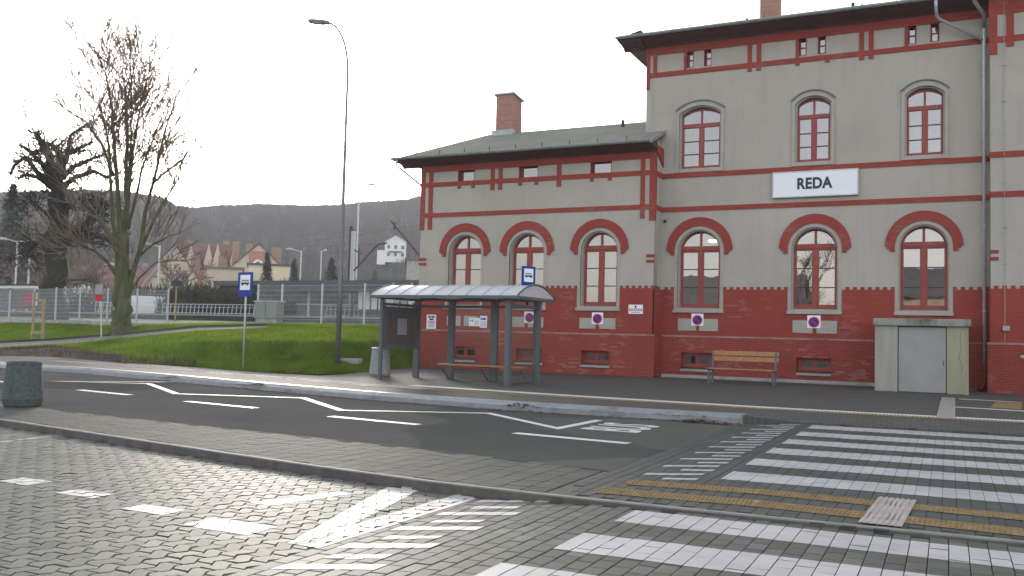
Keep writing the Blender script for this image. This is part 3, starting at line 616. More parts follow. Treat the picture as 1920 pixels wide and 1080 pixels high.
# ------------------------------------------------------------------ bus shelter
sh = empty('bus_shelter', (-12.5, 22.5, .15), 'grey steel and glass bus shelter with curved milky roof on the station pavement', 'bus shelter')
XL, XR, YF, YB = -14.55, -10.52, 21.6, 23.5
def post(x, y, wx=.12, wy=.12, z1=2.5): b = MB(); b.box(x - wx / 2, x + wx / 2, y - wy / 2, y + wy / 2, .15, z1).box(x - wx / 2 - .004, x + wx / 2 + .004, y - .008, y + .008, .18, z1, 0); return b.build('post', 'steel', sh, bevel=.006)
post(XL, YF, .09, .09); post(XR, YF, .14, .16)
post(XL + .02, YB, .18, .12); post(-13.33, YB, .2, .12); post(-11.9, YB, .22, .12); post(XR - .02, YB, .18, .16)
b = MB(); b.box(XL - .05, XR + .05, YB - .04, YB + .04, 2.26, 2.34).box(XL - .03, XL + .03, YF, YB, 2.26, 2.34).box(XR - .03, XR + .03, YF, YB, 2.26, 2.34); b.box(XL - .2, XR + .42, YF - .35, YF - .27, 2.46, 2.535).box(XL - .2, XR + .42, YB + .12, YB + .2, 2.46, 2.535)
for x in (XL - .16, XL + .02, -13.33, -11.9, XR, XR + .38): b.box(x - .03, x + .03, YF - .3, YB + .15, 2.455, 2.515)
b.box(XL - .03, XR, YB - .015, YB + .015, .33, .37).box(XR - .015, XR + .015, YF, YB, .22, .26); b.build('roof_frame', 'steel', sh)
# vault
n = 12; yc = (YF - .35 + YB + .2) / 2; hwid = (YB + .2 - YF + .35) / 2
pr = [(yc - hwid * math.cos(math.pi * i / n), 2.54 + .33 * (1 - math.cos(math.pi * i / n) ** 2)) for i in range(n + 1)]
b = MB(); lo = [(y, z - .012) for y, z in pr]; b.prismx(pr[::-1] + lo, XL - .2, XR + .42); b.build('roof_vault', 'poly', sh)
for xe in (XL - .19, XR + .41): MB().add([(xe, y, z - .005) for y, z in pr], [tuple(range(n + 1))]).build('end_pane', 'poly', sh)
b = MB()
for k in range(10):
    x = XL - .2 + k * (XR + .62 - XL) / 9; b.tube([(x, y, z + .008) for y, z in pr], .017, 6)
b.build('roof_rib', 'galv', sh)
b = MB(); b.tube([(XR + .42, y, z + .012) for y, z in pr], .028, 6).tube([(XL - .2, y, z + .012) for y, z in pr], .028, 6); b.each('roof_edge', 'steel', sh)
for xa, xb in ((XL + .1, -13.43), (-13.23, -12.01), (-11.79, XR - .1)): MB().add([(xa, YB, .37), (xb, YB, .37), (xb, YB, 2.26), (xa, YB, 2.26)], [(0, 1, 2, 3)]).build('glass_wall', 'clear', sh)
MB().add([(XR, YF + .08, .26), (XR, YB - .08, .26), (XR, YB - .08, 2.26), (XR, YF + .08, 2.26)], [(0, 1, 2, 3)]).build('glass_wall', 'clear', sh)
b = MB(); b.box(XL - .05, XL + .05, YF + .06, YB - .06, 1.02, 2.24).build('notice_case', 'steel', sh)
b = MB(); b.box(XL + .05, XL + .056, YF + .22, YB - .22, 1.14, 2.12, 0).box(XL + .056, XL + .06, 22.35, 22.85, 1.42, 1.9, 1)
b.build('notice_board', ['caseback', 'grey'], sh)
b = MB(); b.box(-13.40, -10.62, 22.85, 22.99, .575, .62).box(-13.40, -10.62, 23.0, 23.14, .575, .62).build('seat', 'wood', sh, bevel=.006)
for x in (-13.30, -12.0, -10.75): b = MB(); b.tube([(x, 22.88, .57), (x, 22.9, .5), (x + .02, 23.35, .16)], .022, 6).tube([(x, 22.87, .565), (x, 23.45, .565)], .018, 6); b.build('seat_bracket', 'steel', sh)

# bus pictogram sign
def bus_sign(name, x, y, ztop, w_, h_, rz, label, pole0, polemat):
    r = empty(name, (x, y, pole0), label, 'sign', 'bus stop signs')
    MB().tube([(x, y, pole0), (x, y, ztop + .02)], .03, 10).build('pole', polemat, r, smooth=True)
    z0 = ztop - h_; bb = MB(); bb.box(x - w_ / 2, x + w_ / 2, y - .05, y - .03, z0, ztop); pl = bb.build('plate', 'blue', r)
    b = MB(); s_ = w_ * .68; zc = ztop - .42 * h_; yy = y - .05; b.box(x - s_ / 2, x + s_ / 2, yy - .004, yy, zc - h_ * .31, zc + h_ * .31)
    u = s_ / 10; b.box(x - 4 * u, x + 4 * u, yy - .007, yy - .004, zc - 1.3 * u, zc - .1 * u, 1).box(x - 3.6 * u, x + 3.6 * u, yy - .007, yy - .004, zc + 1.2 * u, zc + 1.7 * u, 1)
    for k in range(6): b.box(x + (-3.6 + k * 1.36) * u, x + (-3.3 + k * 1.36) * u, yy - .007, yy - .004, zc - .1 * u, zc + 1.2 * u, 1)
    for q in (-2.4, 2.4): disc(b, x + q * u, yy - .004, zc - 1.5 * u, .75 * u, .004, 1, 14)
    b.build('pictogram', ['signwhite', 'black'], pl)
    for o in (pl,):
        o.rotation_euler[2] = rz
    return r
bus_sign('bus_stop_sign', -20.78, 22.9, 3.34, .72, .80, R(-8), 'large blue bus stop sign on a slim pole at the grass edge', .15, 'galv')
bus_sign('bus_stop_sign', -10.98, 23.72, 3.50, .5, .62, R(64), 'small blue bus stop sign turned edge on above the bus shelter roof', 2.3, 'black')

# ------------------------------------------------------------------ concrete bins / planter

pt = empty('concrete_planter', (-15.02, 10.92, 0), 'dark round concrete planter tapering upward, standing on the kerb strip', 'planter')
b = MB(); b.lathe(-15.02, 10.92, [(.29, .0), (.31, .02), (.345, .14), (.34, .16), (.285, .74), (.29, .78), (.28, .80), (.25, .80), (.24, .70)], 40); b.build('bowl', 'washed', pt, smooth=False)
MB().lathe(-15.02, 10.92, [(.245, .70), (.20, .72), (.01, .74)], 30).build('soil', 'mulch', pt)
bn = empty('litter_bin', (-15.66, 23.25, .15), 'pale grey concrete litter bin left of the bus shelter', 'bin')
MB().lathe(-15.66, 23.25, [(.29, .15), (.33, .22), (.26, .98), (.27, 1.0), (.23, 1.0), (.22, .85)], 32).build('body', 'binconc', bn)
MB().lathe(-15.66, 23.25, [(.272, .97), (.282, .99), (.272, 1.015), (.22, 1.015), (.215, .99)], 32).build('rim', 'galv', bn, smooth=True)

# ------------------------------------------------------------------ street lamps
def tall_lamp(name, x, y, h, label, arm, adir, mat='pole', r0=.095, z0=.15):
    r = empty(name, (x, y, z0), label, 'street lamp'); path = [(x, y, z0), (x, y, z0 + 3), (x, y, z0 + h * .85)]; rad = [r0, r0 * .8, r0 * .42]
    zc = z0 + h * .85; dx, dy = math.cos(adir), math.sin(adir); H_ = h * .15
    for i in range(1, 9):
        a = i / 8 * math.pi / 2; path.append((x + dx * arm * (1 - math.cos(a)), y + dy * arm * (1 - math.cos(a)), zc + H_ * math.sin(a))); rad.append(r0 * (.42 - .08 * i / 8))
    MB().tube(path, rad, 12).build('pole', mat, r, smooth=True)
    e = Vector(path[-1]); d = Vector((dx, dy, .10)).normalized(); s_ = Vector((-dy, dx, 0)); up = Vector((0, 0, 1)); L, W_ = .66, .15
    vs = [e + d * t + s_ * q * wv + up * hz for t, wv, in ((-.1, .06), (.12, W_), (L * .7, W_), (L, .10)) for q in (-1, 1) for hz in (-.04, .07)]
    fs = [(0, 1, 3, 2), (12, 14, 15, 13)]
    for k in range(3): a = k * 4; fs += [(a, a + 4, a + 5, a + 1), (a + 2, a + 3, a + 7, a + 6), (a, a + 2, a + 6, a + 4), (a + 1, a + 5, a + 7, a + 3)]
    hd = MB().add(vs, fs).build('lamp_head', mat, r, bevel=.02)
    vs = [e + d * t + s_ * q * .12 + up * (-.055) for t in (.15, .5) for q in (-1, 1)] + [e + d * t + s_ * q * .12 + up * (-.039) for t in (.15, .5) for q in (-1, 1)]
    MB().add(vs, [(0, 1, 3, 2), (4, 6, 7, 5), (0, 4, 5, 1), (2, 3, 7, 6), (0, 2, 6, 4), (1, 5, 7, 3)]).build('lens', 'galv', hd)
    return r
lp = tall_lamp('street_lamp', -18.34, 24.7, 11.85, 'tall dark street lamp with curved arm rising from the grass edge beside the bus shelter', .82, R(195))
MB().box(-18.60, -18.08, 24.44, 24.96, .13, .20).build('foot', 'concrete', lp, bevel=.02)
b = MB()
for sx in (-1, 1):
    for sy in (-1, 1): b.tube([(-18.34 + sx * .19, 24.7 + sy * .19, .2), (-18.34 + sx * .19, 24.7 + sy * .19, .26)], .02, 8)
b.tube([(-18.34, 24.7, .2), (-18.34, 24.7, .23)], .22, 16); b.build('base_plate', 'galv', lp)

# ================================================================== GROUND
def strip(name, pts_a, pts_b, z, mat, zb=None):
    """ribbon between two XY polylines of equal length"""
    n = len(pts_a); vs = [(*p, z) for p in pts_a] + [(*p, z if zb is None else zb) for p in pts_b]
    o = MB().add(vs, [(i, i + 1, n + i + 1, n + i) for i in range(n - 1)]).build(name, mat); return tag(o, kind='structure')
# near kerb line (edge between parking paving and the strip)
KN = [(-60, 15.4), (-30, 11.7), (-20, 10.3), (-13.3, 9.33), (-10.4, 8.87), (-8, 8.48), (-6.2, 8.22), (-4.7, 8.06), (-3.5, 8.03), (-2.4, 8.05), (-1.1, 8.10), (.5, 8.2), (6, 8.5), (14, 9)]
def interp(P, x):
    if x <= P[0][0]: return P[0][1]
    for (a, b_), (c, d) in zip(P, P[1:]):
        if a <= x <= c: return b_ + (d - b_) * (x - a) / (c - a)
    return P[-1][1]
KF = [(-70, 31), (-45, 23.6), (-34, 20.9), (-27.3, 19.35), (-23.7, 19.2), (-19.9, 18.45), (-14.9, 17.25), (-11.3, 16.55), (-8.2, 16.25), (-6.2, 16.3), (-4.3, 16.45), (-3.35, 16.6)]   # far kerb foot
AS = [(-60, 17.8), (-30, 13.4), (-20, 11.75), (-13.2, 10.65), (-9, 10.3), (-6.9, 10.15), (-3.4, 9.72)]                # asphalt near edge
ZP = -.09
def zn(x): return -.09 if x < -4.1 else (-.025 if x > -2.7 else -.09 + .065 * (x + 4.1) / 1.4)
big = MB(); big.add([(-400, -300, -.14), (300, -300, -.14), (300, 60, -.14), (-400, 60, -.14)], [(0, 1, 2, 3)]); tag(big.build('ground', 'joint'), kind='structure')
# parking surface left beyond the modelled blocks
xs = [-60, -30, -20, -13.9]

def clip(poly, edges):
    """Sutherland-Hodgman against a convex polygon (counter-clockwise)"""
    out = poly
    for (ax, ay), (bx, by) in zip(edges, edges[1:] + edges[:1]):
        inp, out = out, []
        if not inp: break
        f = lambda p: (bx - ax) * (p[1] - ay) - (by - ay) * (p[0] - ax)
        for p, q in zip(inp, inp[1:] + inp[:1]):
            fp, fq = f(p), f(q)
            if fp >= 0: out.append(p)
            if (fp >= 0) != (fq >= 0): t = fp / (fp - fq); out.append((p[0] + (q[0] - p[0]) * t, p[1] + (q[1] - p[1]) * t))
    return out
def ccw(p): return p if sum(a[0] * b_[1] - b_[0] * a[1] for a, b_ in zip(p, p[1:] + p[:1])) > 0 else p[::-1]
def pave(name, inside, X0, X1, Y0, Y1, z, mat, zig=False, paints=(), bw=.135, bl=.22, ang=0, gap=.0035, tilt=.006, pname='road_marking', hz=0.0035):
    v, f, var = [], [], []; pv, pf, pvar = [], [], []; pr_ = random.Random(hash(name) % 1000 if False else len(name) * 13 + int(abs(X0) * 10))
    paints = [ccw([tuple(q) for q in p]) for p in paints]; pb = [(min(q[0] for q in p), max(q[0] for q in p), min(q[1] for q in p), max(q[1] for q in p)) for p in paints]
    nx = int((X1 - X0) / bw) + 1; ny = int((Y1 - Y0) / bl) + 2; am = .034
    fz = lambda y: am * (4 * abs(((y / bl + .25) % 1) - .5) - 1)
    for i in range(nx):
        x = X0 + i * bw; off = (i % 2) * bl / 2; shade = pr_.uniform(-.12, .12)
        for j in range(-1, ny):
            y = Y0 + j * bl + off; cx, cy = x + bw / 2, y + bl / 2
            if not inside(cx, cy): continue
            if zig:
                ys = [y + gap, y + bl * .18, y + bl * .30, y + bl * .5, y + bl * .70, y + bl * .82, y + bl - gap]
                poly = [(x + gap + fz(yy), yy) for yy in ys] + [(x + bw - gap + fz(yy), yy) for yy in ys[::-1]]; poly = poly[::-1]
            else: poly = [(x + gap, y + gap), (x + bw - gap, y + gap), (x + bw - gap, y + bl - gap), (x + gap, y + bl - gap)]
            tx, ty, dz = pr_.gauss(0, tilt), pr_.gauss(0, tilt), pr_.gauss(0, .0010); zc_ = z(cx) if callable(z) else z
            if callable(z): tx += (z(cx + .1) - z(cx - .1)) / .2
            zz = lambda p, h=0: zc_ + dz + (p[0] - cx) * tx + (p[1] - cy) * ty + h
            inn = [(cx + (p[0] - cx) * (1 - .012 / bw), cy + (p[1] - cy) * (1 - .012 / bl)) for p in poly]
            n0 = len(v); k = len(poly); v += [(p[0], p[1], zz(p) - .012) for p in poly] + [(p[0], p[1], zz(p) - hz) for p in poly] + [(p[0], p[1], zz(p)) for p in inn]
            f.append(tuple(n0 + 2 * k + q for q in range(k)))
            for q in range(k):
                q2 = (q + 1) % k; f.append((n0 + q, n0 + q2, n0 + k + q2, n0 + k + q)); f.append((n0 + k + q, n0 + k + q2, n0 + 2 * k + q2, n0 + 2 * k + q))
            vv = min(1, max(0, .5 + shade + pr_.gauss(0, .2))); var += [vv] * (1 + 2 * k)
            for p, (a, b_, c_, d_) in zip(paints, pb):
                if a > x + bw + .03 or b_ < x - .03 or c_ > y + bl or d_ < y: continue
                cl = clip([(q[0], y + (.0 if q[1] < cy else bl)) for q in poly] if not zig else poly, p)
                if len(cl) > 2:
                    m0 = len(pv); pv += [(q[0], q[1], zz(q, .0025)) for q in cl]; pf.append(tuple(range(m0, m0 + len(cl)))); pvar.append(vv)
    me = D_.meshes.new(name); me.from_pydata(v, [], f); at = me.attributes.new('blockvar', 'FLOAT', 'FACE'); at.data.foreach_set('value', var)
    tag(finish(name, me, mat, None), kind='structure')
    if pv:
        me = D_.meshes.new(pname); me.from_pydata(pv, [], pf); at = me.attributes.new('blockvar', 'FLOAT', 'FACE'); at.data.foreach_set('value', pvar); tag(finish(pname, me, 'pavewhite', None), kind='structure')
# paint shapes on the parking paving
def rr(x0, x1, y0, y1, sl=0): return [(x0, y0), (x1, y0 + sl * (x1 - x0)), (x1, y1 + sl * (x1 - x0)), (x0, y1)]
near = [rr(-2.50, 6, 7.24, 7.80, .0), rr(-2.56, 6, 6.07, 6.68, .02), rr(-2.70, 6, 4.92, 5.52, .02)]
for k in range(6):
    y = 7.70 - k * .71; near += [rr(-4.03, -3.38, y - .08, y + .07, .38), rr(-3.90, -3.5, y - .40, y - .28, .38)]
vmarks = [[(-5.25, 8.13), (-4.42, 5.42), (-4.22, 5.42), (-4.88, 8.20)], [(-4.40, 5.42), (-4.14, 5.42), (-4.10, 8.12), (-4.38, 8.0)],
          rr(-8.56, -8.12, 6.0, 6.28), rr(-7.55, -7.06, 5.88, 6.12), rr(-6.46, -5.96, 5.68, 5.92), rr(-5.52, -4.86, 5.48, 5.82), [(-11.36, 7.96), (-11.30, 7.96), (-11.38, 9.02), (-11.44, 9.02)],
          [(-13.0, 7.4), (-12.9, 7.4), (-13.0, 8.0), (-13.1, 8.0)], [(-5.74, 6.5), (-5.5, 6.5), (-5.25, 7.35), (-5.42, 7.40)]]
XS = -4.18
pave('parking_paving', lambda x, y: y < interp(KN, x) - .14 and x < XS - .02 and y > 3.0, -13.98, XS, 3.2, 9.4, ZP, 'paver', True, vmarks, bw=.142, bl=.214, gap=.0045, tilt=.013)
pave('crossing_paving', lambda x, y: y < interp(KN, x) - .13 and x > XS and y > 3.0, XS, 4.4, 3.2, 8.5, zn, 'paver', False, near + [[(-4.40, 5.42), (-4.14, 5.42), (-4.10, 8.12), (-4.38, 8.0)]], tilt=.006)
sub = MB(); n = len(KN); sub.add([(x, -40, zn(x) - .016) for x, y in KN] + [(x, y - .02, zn(x) - .016) for x, y in KN], [(i, i + 1, n + i + 1, n + i) for i in range(n - 1)]); tag(sub.build('paving_bed', 'joint'), kind='structure')
strip('parking_surface', [(-60, -30), (-30, -30), (-20, -30), (-13.99, -30)], [(x, interp(KN, x) - .13) for x in (-60, -30, -20, -13.99)], ZP - .001, 'farpave')
strip('parking_surface', [(-14, -30), (10, -30)], [(-14, 3.2), (10, 3.2)], ZP - .001, 'farpave')
# near kerb stones
kb = MB(); 
KQ = [(x, y) for x, y in KN if x < -4.4] + [(x, interp(KN, x)) for x in (-4.4, -4.1, -3.5, -3.0, -2.7)] + [(x, y) for x, y in KN if x > -2.7]
for (a, b_), (c, d) in zip(KQ, KQ[1:]):
    kb.add([(a, b_ - .10, zn(a) - .02), (c, d - .10, zn(c) - .02), (c, d - .10, -.008), (a, b_ - .10, -.008)], [(0, 1, 2, 3)], 1)  # upright face, shade put into its colour
    kb.add([(a, b_ - .10, -.008), (c, d - .10, -.008), (a, b_ - .09, .004), (c, d - .09, .004), (a, b_ - .03, .004), (c, d - .03, .004), (a, b_ - .03, -.05), (c, d - .03, -.05)], [(0, 1, 3, 2), (2, 3, 5, 4), (4, 5, 7, 6)])
tag(kb.build('kerb', ['kerbgrey', 'kerbshade']), kind='structure')
# strip + crossing at road level
zeb = [rr(-2.22, 8, y0, y0 + h, .06) for y0, h in ((16.62, .72), (15.2, .70), (13.87, .68), (12.55, .68), (11.22, .66), (9.90, .66))]
for k in range(11):
    y = 9.68 + k * .75; zeb += [rr(-3.03, -2.46, y, y + .14, .66), rr(-2.76, -2.43, y - .20, y - .07, .60)]
def in_strip(x, y): return y > interp(KN, x) - .015 and (y < interp(AS, x) if x < -3.4 else (y < 17.6 + .08 * x and x > -3.4 - (y - 9.7) * .035))
pave('strip_paving', lambda x, y: in_strip(x, y) and x < -3.4, -14, -3.4, 8.0, 11, .0, 'paver2', bw=.25, bl=.125, tilt=.003, gap=.002)
pave('zebra_paving', lambda x, y: in_strip(x, y) and x >= -3.4, -3.8, 3.4, 8.0, 18.2, .0, 'paver3', False, zeb, bw=.125, bl=.25, tilt=.002, gap=.002)

strip('strip_surface', [(x, interp(KN, x)) for x in (-60, -30, -20, -14)], [(x, interp(AS, x)) for x in (-60, -30, -20, -14)], -.001, 'farstrip')
strip('strip_bed', [(x, interp(KN, x)) for x in (-14, -10.4, -8, -6.2, -4.7, -3.5, -2.4, -1.1, .5, 6, 12)], [(x, interp(AS, x) if x < -3.6 else 18.4) for x in (-14, -10.4, -8, -6.2, -4.7, -3.5, -2.4, -1.1, .5, 6, 12)], -.009, 'farstrip')
strip('zebra_surface', [(3.4, 8.3), (12, 8.8)], [(3.4, 18.4), (12, 18.6)], -.001, 'farstrip')
# asphalt lane
xa = [-70, -45, -30, -20, -13.2, -9, -6.9, -3.4]
strip('road', [(x, interp(AS, x)) for x in (-60, -45, -30, -20, -13.2, -9, -6.9, -3.42)], [(-70, 31.2), (-45, 23.8), (-34, 21.0), (-24, 19.5), (-15, 17.4), (-9, 16.6), (-6.2, 16.5), (-3.72, 17.0)], -.004, 'asphalt')
strip('road', [(-3.42, 9.72), (-3.1, 9.72)], [(-3.72, 17.0), (-3.3, 17.4)], -.006, 'asphalt')
strip('road_edge', [(x, interp(AS, x) + .02) for x in (-20, -13.2, -9, -6.9, -3.45)], [(x, interp(AS, x) + .05) for x in (-20, -13.2, -9, -6.9, -3.45)], .0, 'farstrip')
# road paint
def line(name, pts, wd, z=.0, mat='roadpaint'):
    b = MB()
    L = [Vector(p).to_2d() for p in pts]; left, right = [], []
    for i, p in enumerate(L):
        if i == 0: nrm = (L[1] - p).normalized().orthogonal()
        elif i == len(L) - 1: nrm = (p - L[-2]).normalized().orthogonal()
        else:
            a = (p - L[i - 1]).normalized().orthogonal(); c_ = (L[i + 1] - p).normalized().orthogonal(); nrm = (a + c_).normalized(); nrm /= max(.35, nrm.dot(a))
        left.append(p + nrm * wd / 2); right.append(p - nrm * wd / 2)
    n = len(L); b.add([(p[0], p[1], z) for p in right] + [(p[0], p[1], z) for p in left], [(i, i + 1, n + i + 1, n + i) for i in range(n - 1)]); return b.build(name, mat)
ob = line('road_marking', [(-18.9, 18.2), (-20.9, 16.15), (-18.7, 17.15), (-15.55, 15.05), (-12.8, 16.05), (-10.35, 14.1), (-7.9, 15.45), (-5.74, 13.72), (-5.70, 15.55)], .16); tag(ob, kind='structure')
for xa_, ya_, xb_, yb_ in ((-25.9, 15.9, -23.9, 15.45), (-21.9, 15.1, -19.9, 14.75), (-17.9, 14.4, -15.93, 14.1), (-13.85, 13.68, -11.8, 13.4), (-9.75, 12.98, -7.8, 12.75), (-6.0, 12.62, -4.1, 12.44)):
    tag(line('road_marking', [(xa_, ya_), (xb_, yb_)], .20, .0), kind='structure')
o = textmesh('road_marking', 'BUS', 1.0, 'roadpaint', None, Matrix.Translation((-4.88, 14.55, .0)) @ Matrix(((0, -1.35, 0, 0), (.78, 0, 0, 0), (0, 0, 1, 0), (0, 0, 0, 1))), .001, .02); tag(o, kind='structure')
# far kerb: sloped bus kerb
kb = MB(); n = len(KF); KT = [(x - .0, y + .34) for x, y in KF]
vs = [(*p, -.02) for p in KF] + [(x, y + .05, .10) for x, y in KF] + [(x, y + .22, .165) for x, y in KF] + [(x, y + .42, .165) for x, y in KF]
vs = [(x, y, z) for x, y, z in vs]
kb.add(vs, [(r_ * n + i, r_ * n + i + 1, (r_ + 1) * n + i + 1, (r_ + 1) * n + i) for r_ in range(3) for i in range(n - 1)] + [(n - 1, 2 * n - 1, 3 * n - 1, 4 * n - 1)])
tag(kb.build('kerb', 'kerb'), kind='structure')
jb = MB()
for k in range(60):
    x = -3.4 - k * 1.0
    if x < -40: break
    y = interp(KF, x); jb.add([(x, y - .003, -.01), (x + .018, y - .003, -.01), (x + .018, y + .047, .103), (x, y + .047, .103), (x, y + .218, .168), (x + .018, y + .218, .168)], [(0, 1, 2, 3), (3, 2, 5, 4)])
tag(jb.build('kerb_joint', 'kerbgrey'), kind='structure')
# leaf litter and grit along the foot of the kerb
gr = MB()
for hx, hy, hn in ((-15.3, 17.55, 500), (-11.0, 16.85, 260), (-19.0, 18.4, 240), (-7.6, 16.4, 200), (-4.0, 16.35, 260), (-17.0, 18.1, 160)):
    for k in range(hn):
        x, y = hx + rnd.gauss(0, .35), hy + rnd.gauss(0, .10); s_ = rnd.uniform(.02, .05); a = rnd.uniform(0, 6.3); h = .01 + .06 * math.exp(-((x - hx) / .3) ** 2) * rnd.random() + (.08 if y > interp(KF, x) else 0)
        gr.add([(x + s_ * math.cos(a), y + s_ * math.sin(a), h + rnd.uniform(0, .02)), (x + s_ * math.cos(a + 2.1), y + s_ * math.sin(a + 2.1), h), (x + s_ * math.cos(a + 4.2), y + s_ * math.sin(a + 4.2), h + rnd.uniform(0, .02))], [(0, 1, 2)])
for k in range(2600):
    x = -3.4 - abs(rnd.gauss(0, 9)); y = interp(KF, x) - abs(rnd.gauss(0, .09)) - .0; s_ = rnd.uniform(.008, .03); a = rnd.uniform(0, 6.3); h = rnd.uniform(.002, .02)
    gr.add([(x + s_ * math.cos(a), y + s_ * math.sin(a), .0 + h), (x + s_ * math.cos(a + 2.1), y + s_ * math.sin(a + 2.1), .001), (x + s_ * math.cos(a + 4.2), y + s_ * math.sin(a + 4.2), .001 + h * .5)], [(0, 1, 2)])
tag(gr.build('leaf_litter', 'litter'), 'brown grit and leaf crumbs along the foot of the kerb', 'litter', kind='stuff')
wl = MB()
for k in range(2600):
    t = rnd.random()
    if t < .45: x, y = rnd.uniform(-9.0, -2.0), 31.0 - abs(rnd.gauss(0, .10))
    elif t < .75: x, y = rnd.uniform(-18.3, -9.2), 30.2 - abs(rnd.gauss(0, .10))
    elif t < .85: x, y = rnd.uniform(-1.9, .5), 28.34 - abs(rnd.gauss(0, .06))
    else: x, y = rnd.uniform(-16, 1), rnd.uniform(20, 30)
    s_ = rnd.uniform(.008, .03); a = rnd.uniform(0, 6.3); h = .152 + rnd.uniform(.002, .02)
    wl.add([(x + s_ * math.cos(a), y + s_ * math.sin(a), h), (x + s_ * math.cos(a + 2.1), y + s_ * math.sin(a + 2.1), .152), (x + s_ * math.cos(a + 4.2), y + s_ * math.sin(a + 4.2), h)], [(0, 1, 2)])
tag(wl.build('leaf_litter', 'litter'), 'brown leaf crumbs gathered along the foot of the station wall', 'litter', kind='stuff')
tag(line('wall_foot_dirt', [(-9.0, 30.93), (-1.95, 30.93)], .26, .153, 'litterdark'), kind='structure'); tag(line('wall_foot_dirt', [(-18.4, 30.14), (-9.15, 30.14)], .14, .153, 'litterdark'), kind='structure')
# pavement behind the kerb (back edge traced from the photograph, then the building)
PB = [atz(-260, 672, .15), atz(-120, 668, .15), atz(0, 667, .15), atz(100, 669, .15), atz(228, 679, .15), atz(370, 689, .15), atz(500, 699, .15), atz(600, 704, .15), atz(640, 702, .15), atz(690, 697, .15)]
PB[0] = Vector((-75, 42, .15)); PB[1] = Vector((-48, 29, .15)); PB[2].x, PB[2].y = -36.5, 24.6
front = [(-70, 31.4), (-45, 24.0), (-34, 21.3), (-27.3, 19.75), (-23.7, 19.6), (-19.9, 18.85), (-14.9, 17.65), (-11.3, 16.95), (-8.2, 16.65), (-6.2, 16.7), (-4.3, 16.85), (-3.35, 17.0)]
fr_pts = [Vector((x, y, .15)) for x, y in front] + [Vector((-2.6, 18.0, .15)), Vector((4.5, 18.6, .15)), Vector((12, 19.2, .15))]
poly = fr_pts + [Vector((12, 34, .15)), Vector((-19.1, 34, .15)), Vector((-19.1, 28.6, .15))] + PB[::-1]
cu = D_.curves.new('tmp', 'CURVE'); cu.dimensions = '2D'; cu.fill_mode = 'BOTH'; sp_ = cu.splines.new('POLY'); sp_.points.add(len(poly) - 1); sp_.use_cyclic_u = True
for q, p in zip(sp_.points, poly): q.co = (p.x, p.y, 0, 1)
me = from_curve(cu); me.transform(Matrix.Translation((0, 0, .15)))
me.flip_normals() if me.polygons[0].normal.z < 0 else None
tag(finish('pavement', me, 'slab', None), kind='structure')
b = MB(); b.add([(-3.35, 17.0, .15), (-3.35, 16.65, .15), (-2.6, 18.0, .15), (-2.6, 17.42, .03), (4.5, 18.6, .15), (4.5, 18.05, .03), (12, 19.2, .15), (12, 18.65, .03), (-3.35, 16.65, -.02), (-2.6, 17.42, -.02), (4.5, 18.05, -.02), (12, 18.65, -.02)], [(0, 1, 3, 2), (2, 3, 5, 4), (4, 5, 7, 6), (1, 8, 9, 3), (3, 9, 10, 5), (5, 10, 11, 7)]); tag(b.build('kerb_ramp', 'slab'), kind='structure')
# dirt line between crossing and ramp
tag(line('ramp_gutter', [(-3.3, 17.24), (0, 17.66), (12, 18.7)], .22, .002, 'litterdark'), kind='structure')
# white guide line and tactile strip along the pavement
WL = [(-12.3, 19.75), (-7.5, 19.22), (-3.45, 19.0), (-1.6, 19.02), (1.3, 19.2), (9, 19.7)]
tag(line('guide_line', WL, .42, .156), kind='structure')
def tactile(name, path, wd, z, pitch, mat, rad=.014):
    """pale or ochre slabs with raised domes"""
    tag(line(name, path, wd, z, mat), kind='structure'); b = MB(); L = [Vector(p) for p in path]
    for p, q in zip(L, L[1:]):
        d = q - p; ln = d.length; d.normalize(); nr = Vector((-d.y, d.x)); k = int(ln / pitch); rows = max(1, int(wd / pitch))
        for i in range(k):
            for j in range(rows):
                c = p + d * (i + .5) * pitch + nr * ((j + .5) / rows - .5) * (wd - .03); r_ = rad
                b.add([(c.x - r_, c.y - r_, z + .0005), (c.x + r_, c.y - r_, z + .0005), (c.x + r_, c.y + r_, z + .0005), (c.x - r_, c.y + r_, z + .0005), (c.x - r_ * .5, c.y - r_ * .5, z + .010), (c.x + r_ * .5, c.y - r_ * .5, z + .010), (c.x + r_ * .5, c.y + r_ * .5, z + .010), (c.x - r_ * .5, c.y + r_ * .5, z + .010)],
                      [(0, 1, 5, 4), (1, 2, 6, 5), (2, 3, 7, 6), (3, 0, 4, 7), (4, 5, 6, 7)])
    tag(b.build(name, mat), kind='structure')
TB = [(-29, 22.3), (-24.5, 21.55), (-20.0, 20.75), (-17.4, 20.1), (-13.1, 19.1), (-11.3, 18.85), (-7.5, 18.85), (-3.45, 18.72), (1.3, 18.95), (9, 19.45)]
tactile('tactile_paving', TB[:6], .62, .155, .066, 'tactilew', .018)
tactile('tactile_paving', [(x, y - .12) for x, y in TB[5:]], .40, .155, .066, 'tactile', .018)
tactile('tactile_paving', [(-3.0, 9.08), (-1.7, 9.28), (.55, 9.26), (4, 9.3)], .32, .006, .04, 'tactile', .009)
tactile('tactile_paving', [(-3.1, 8.44), (-1.6, 8.6), (.5, 8.52), (4, 8.6)], .34, .006, .04, 'tactile', .009)
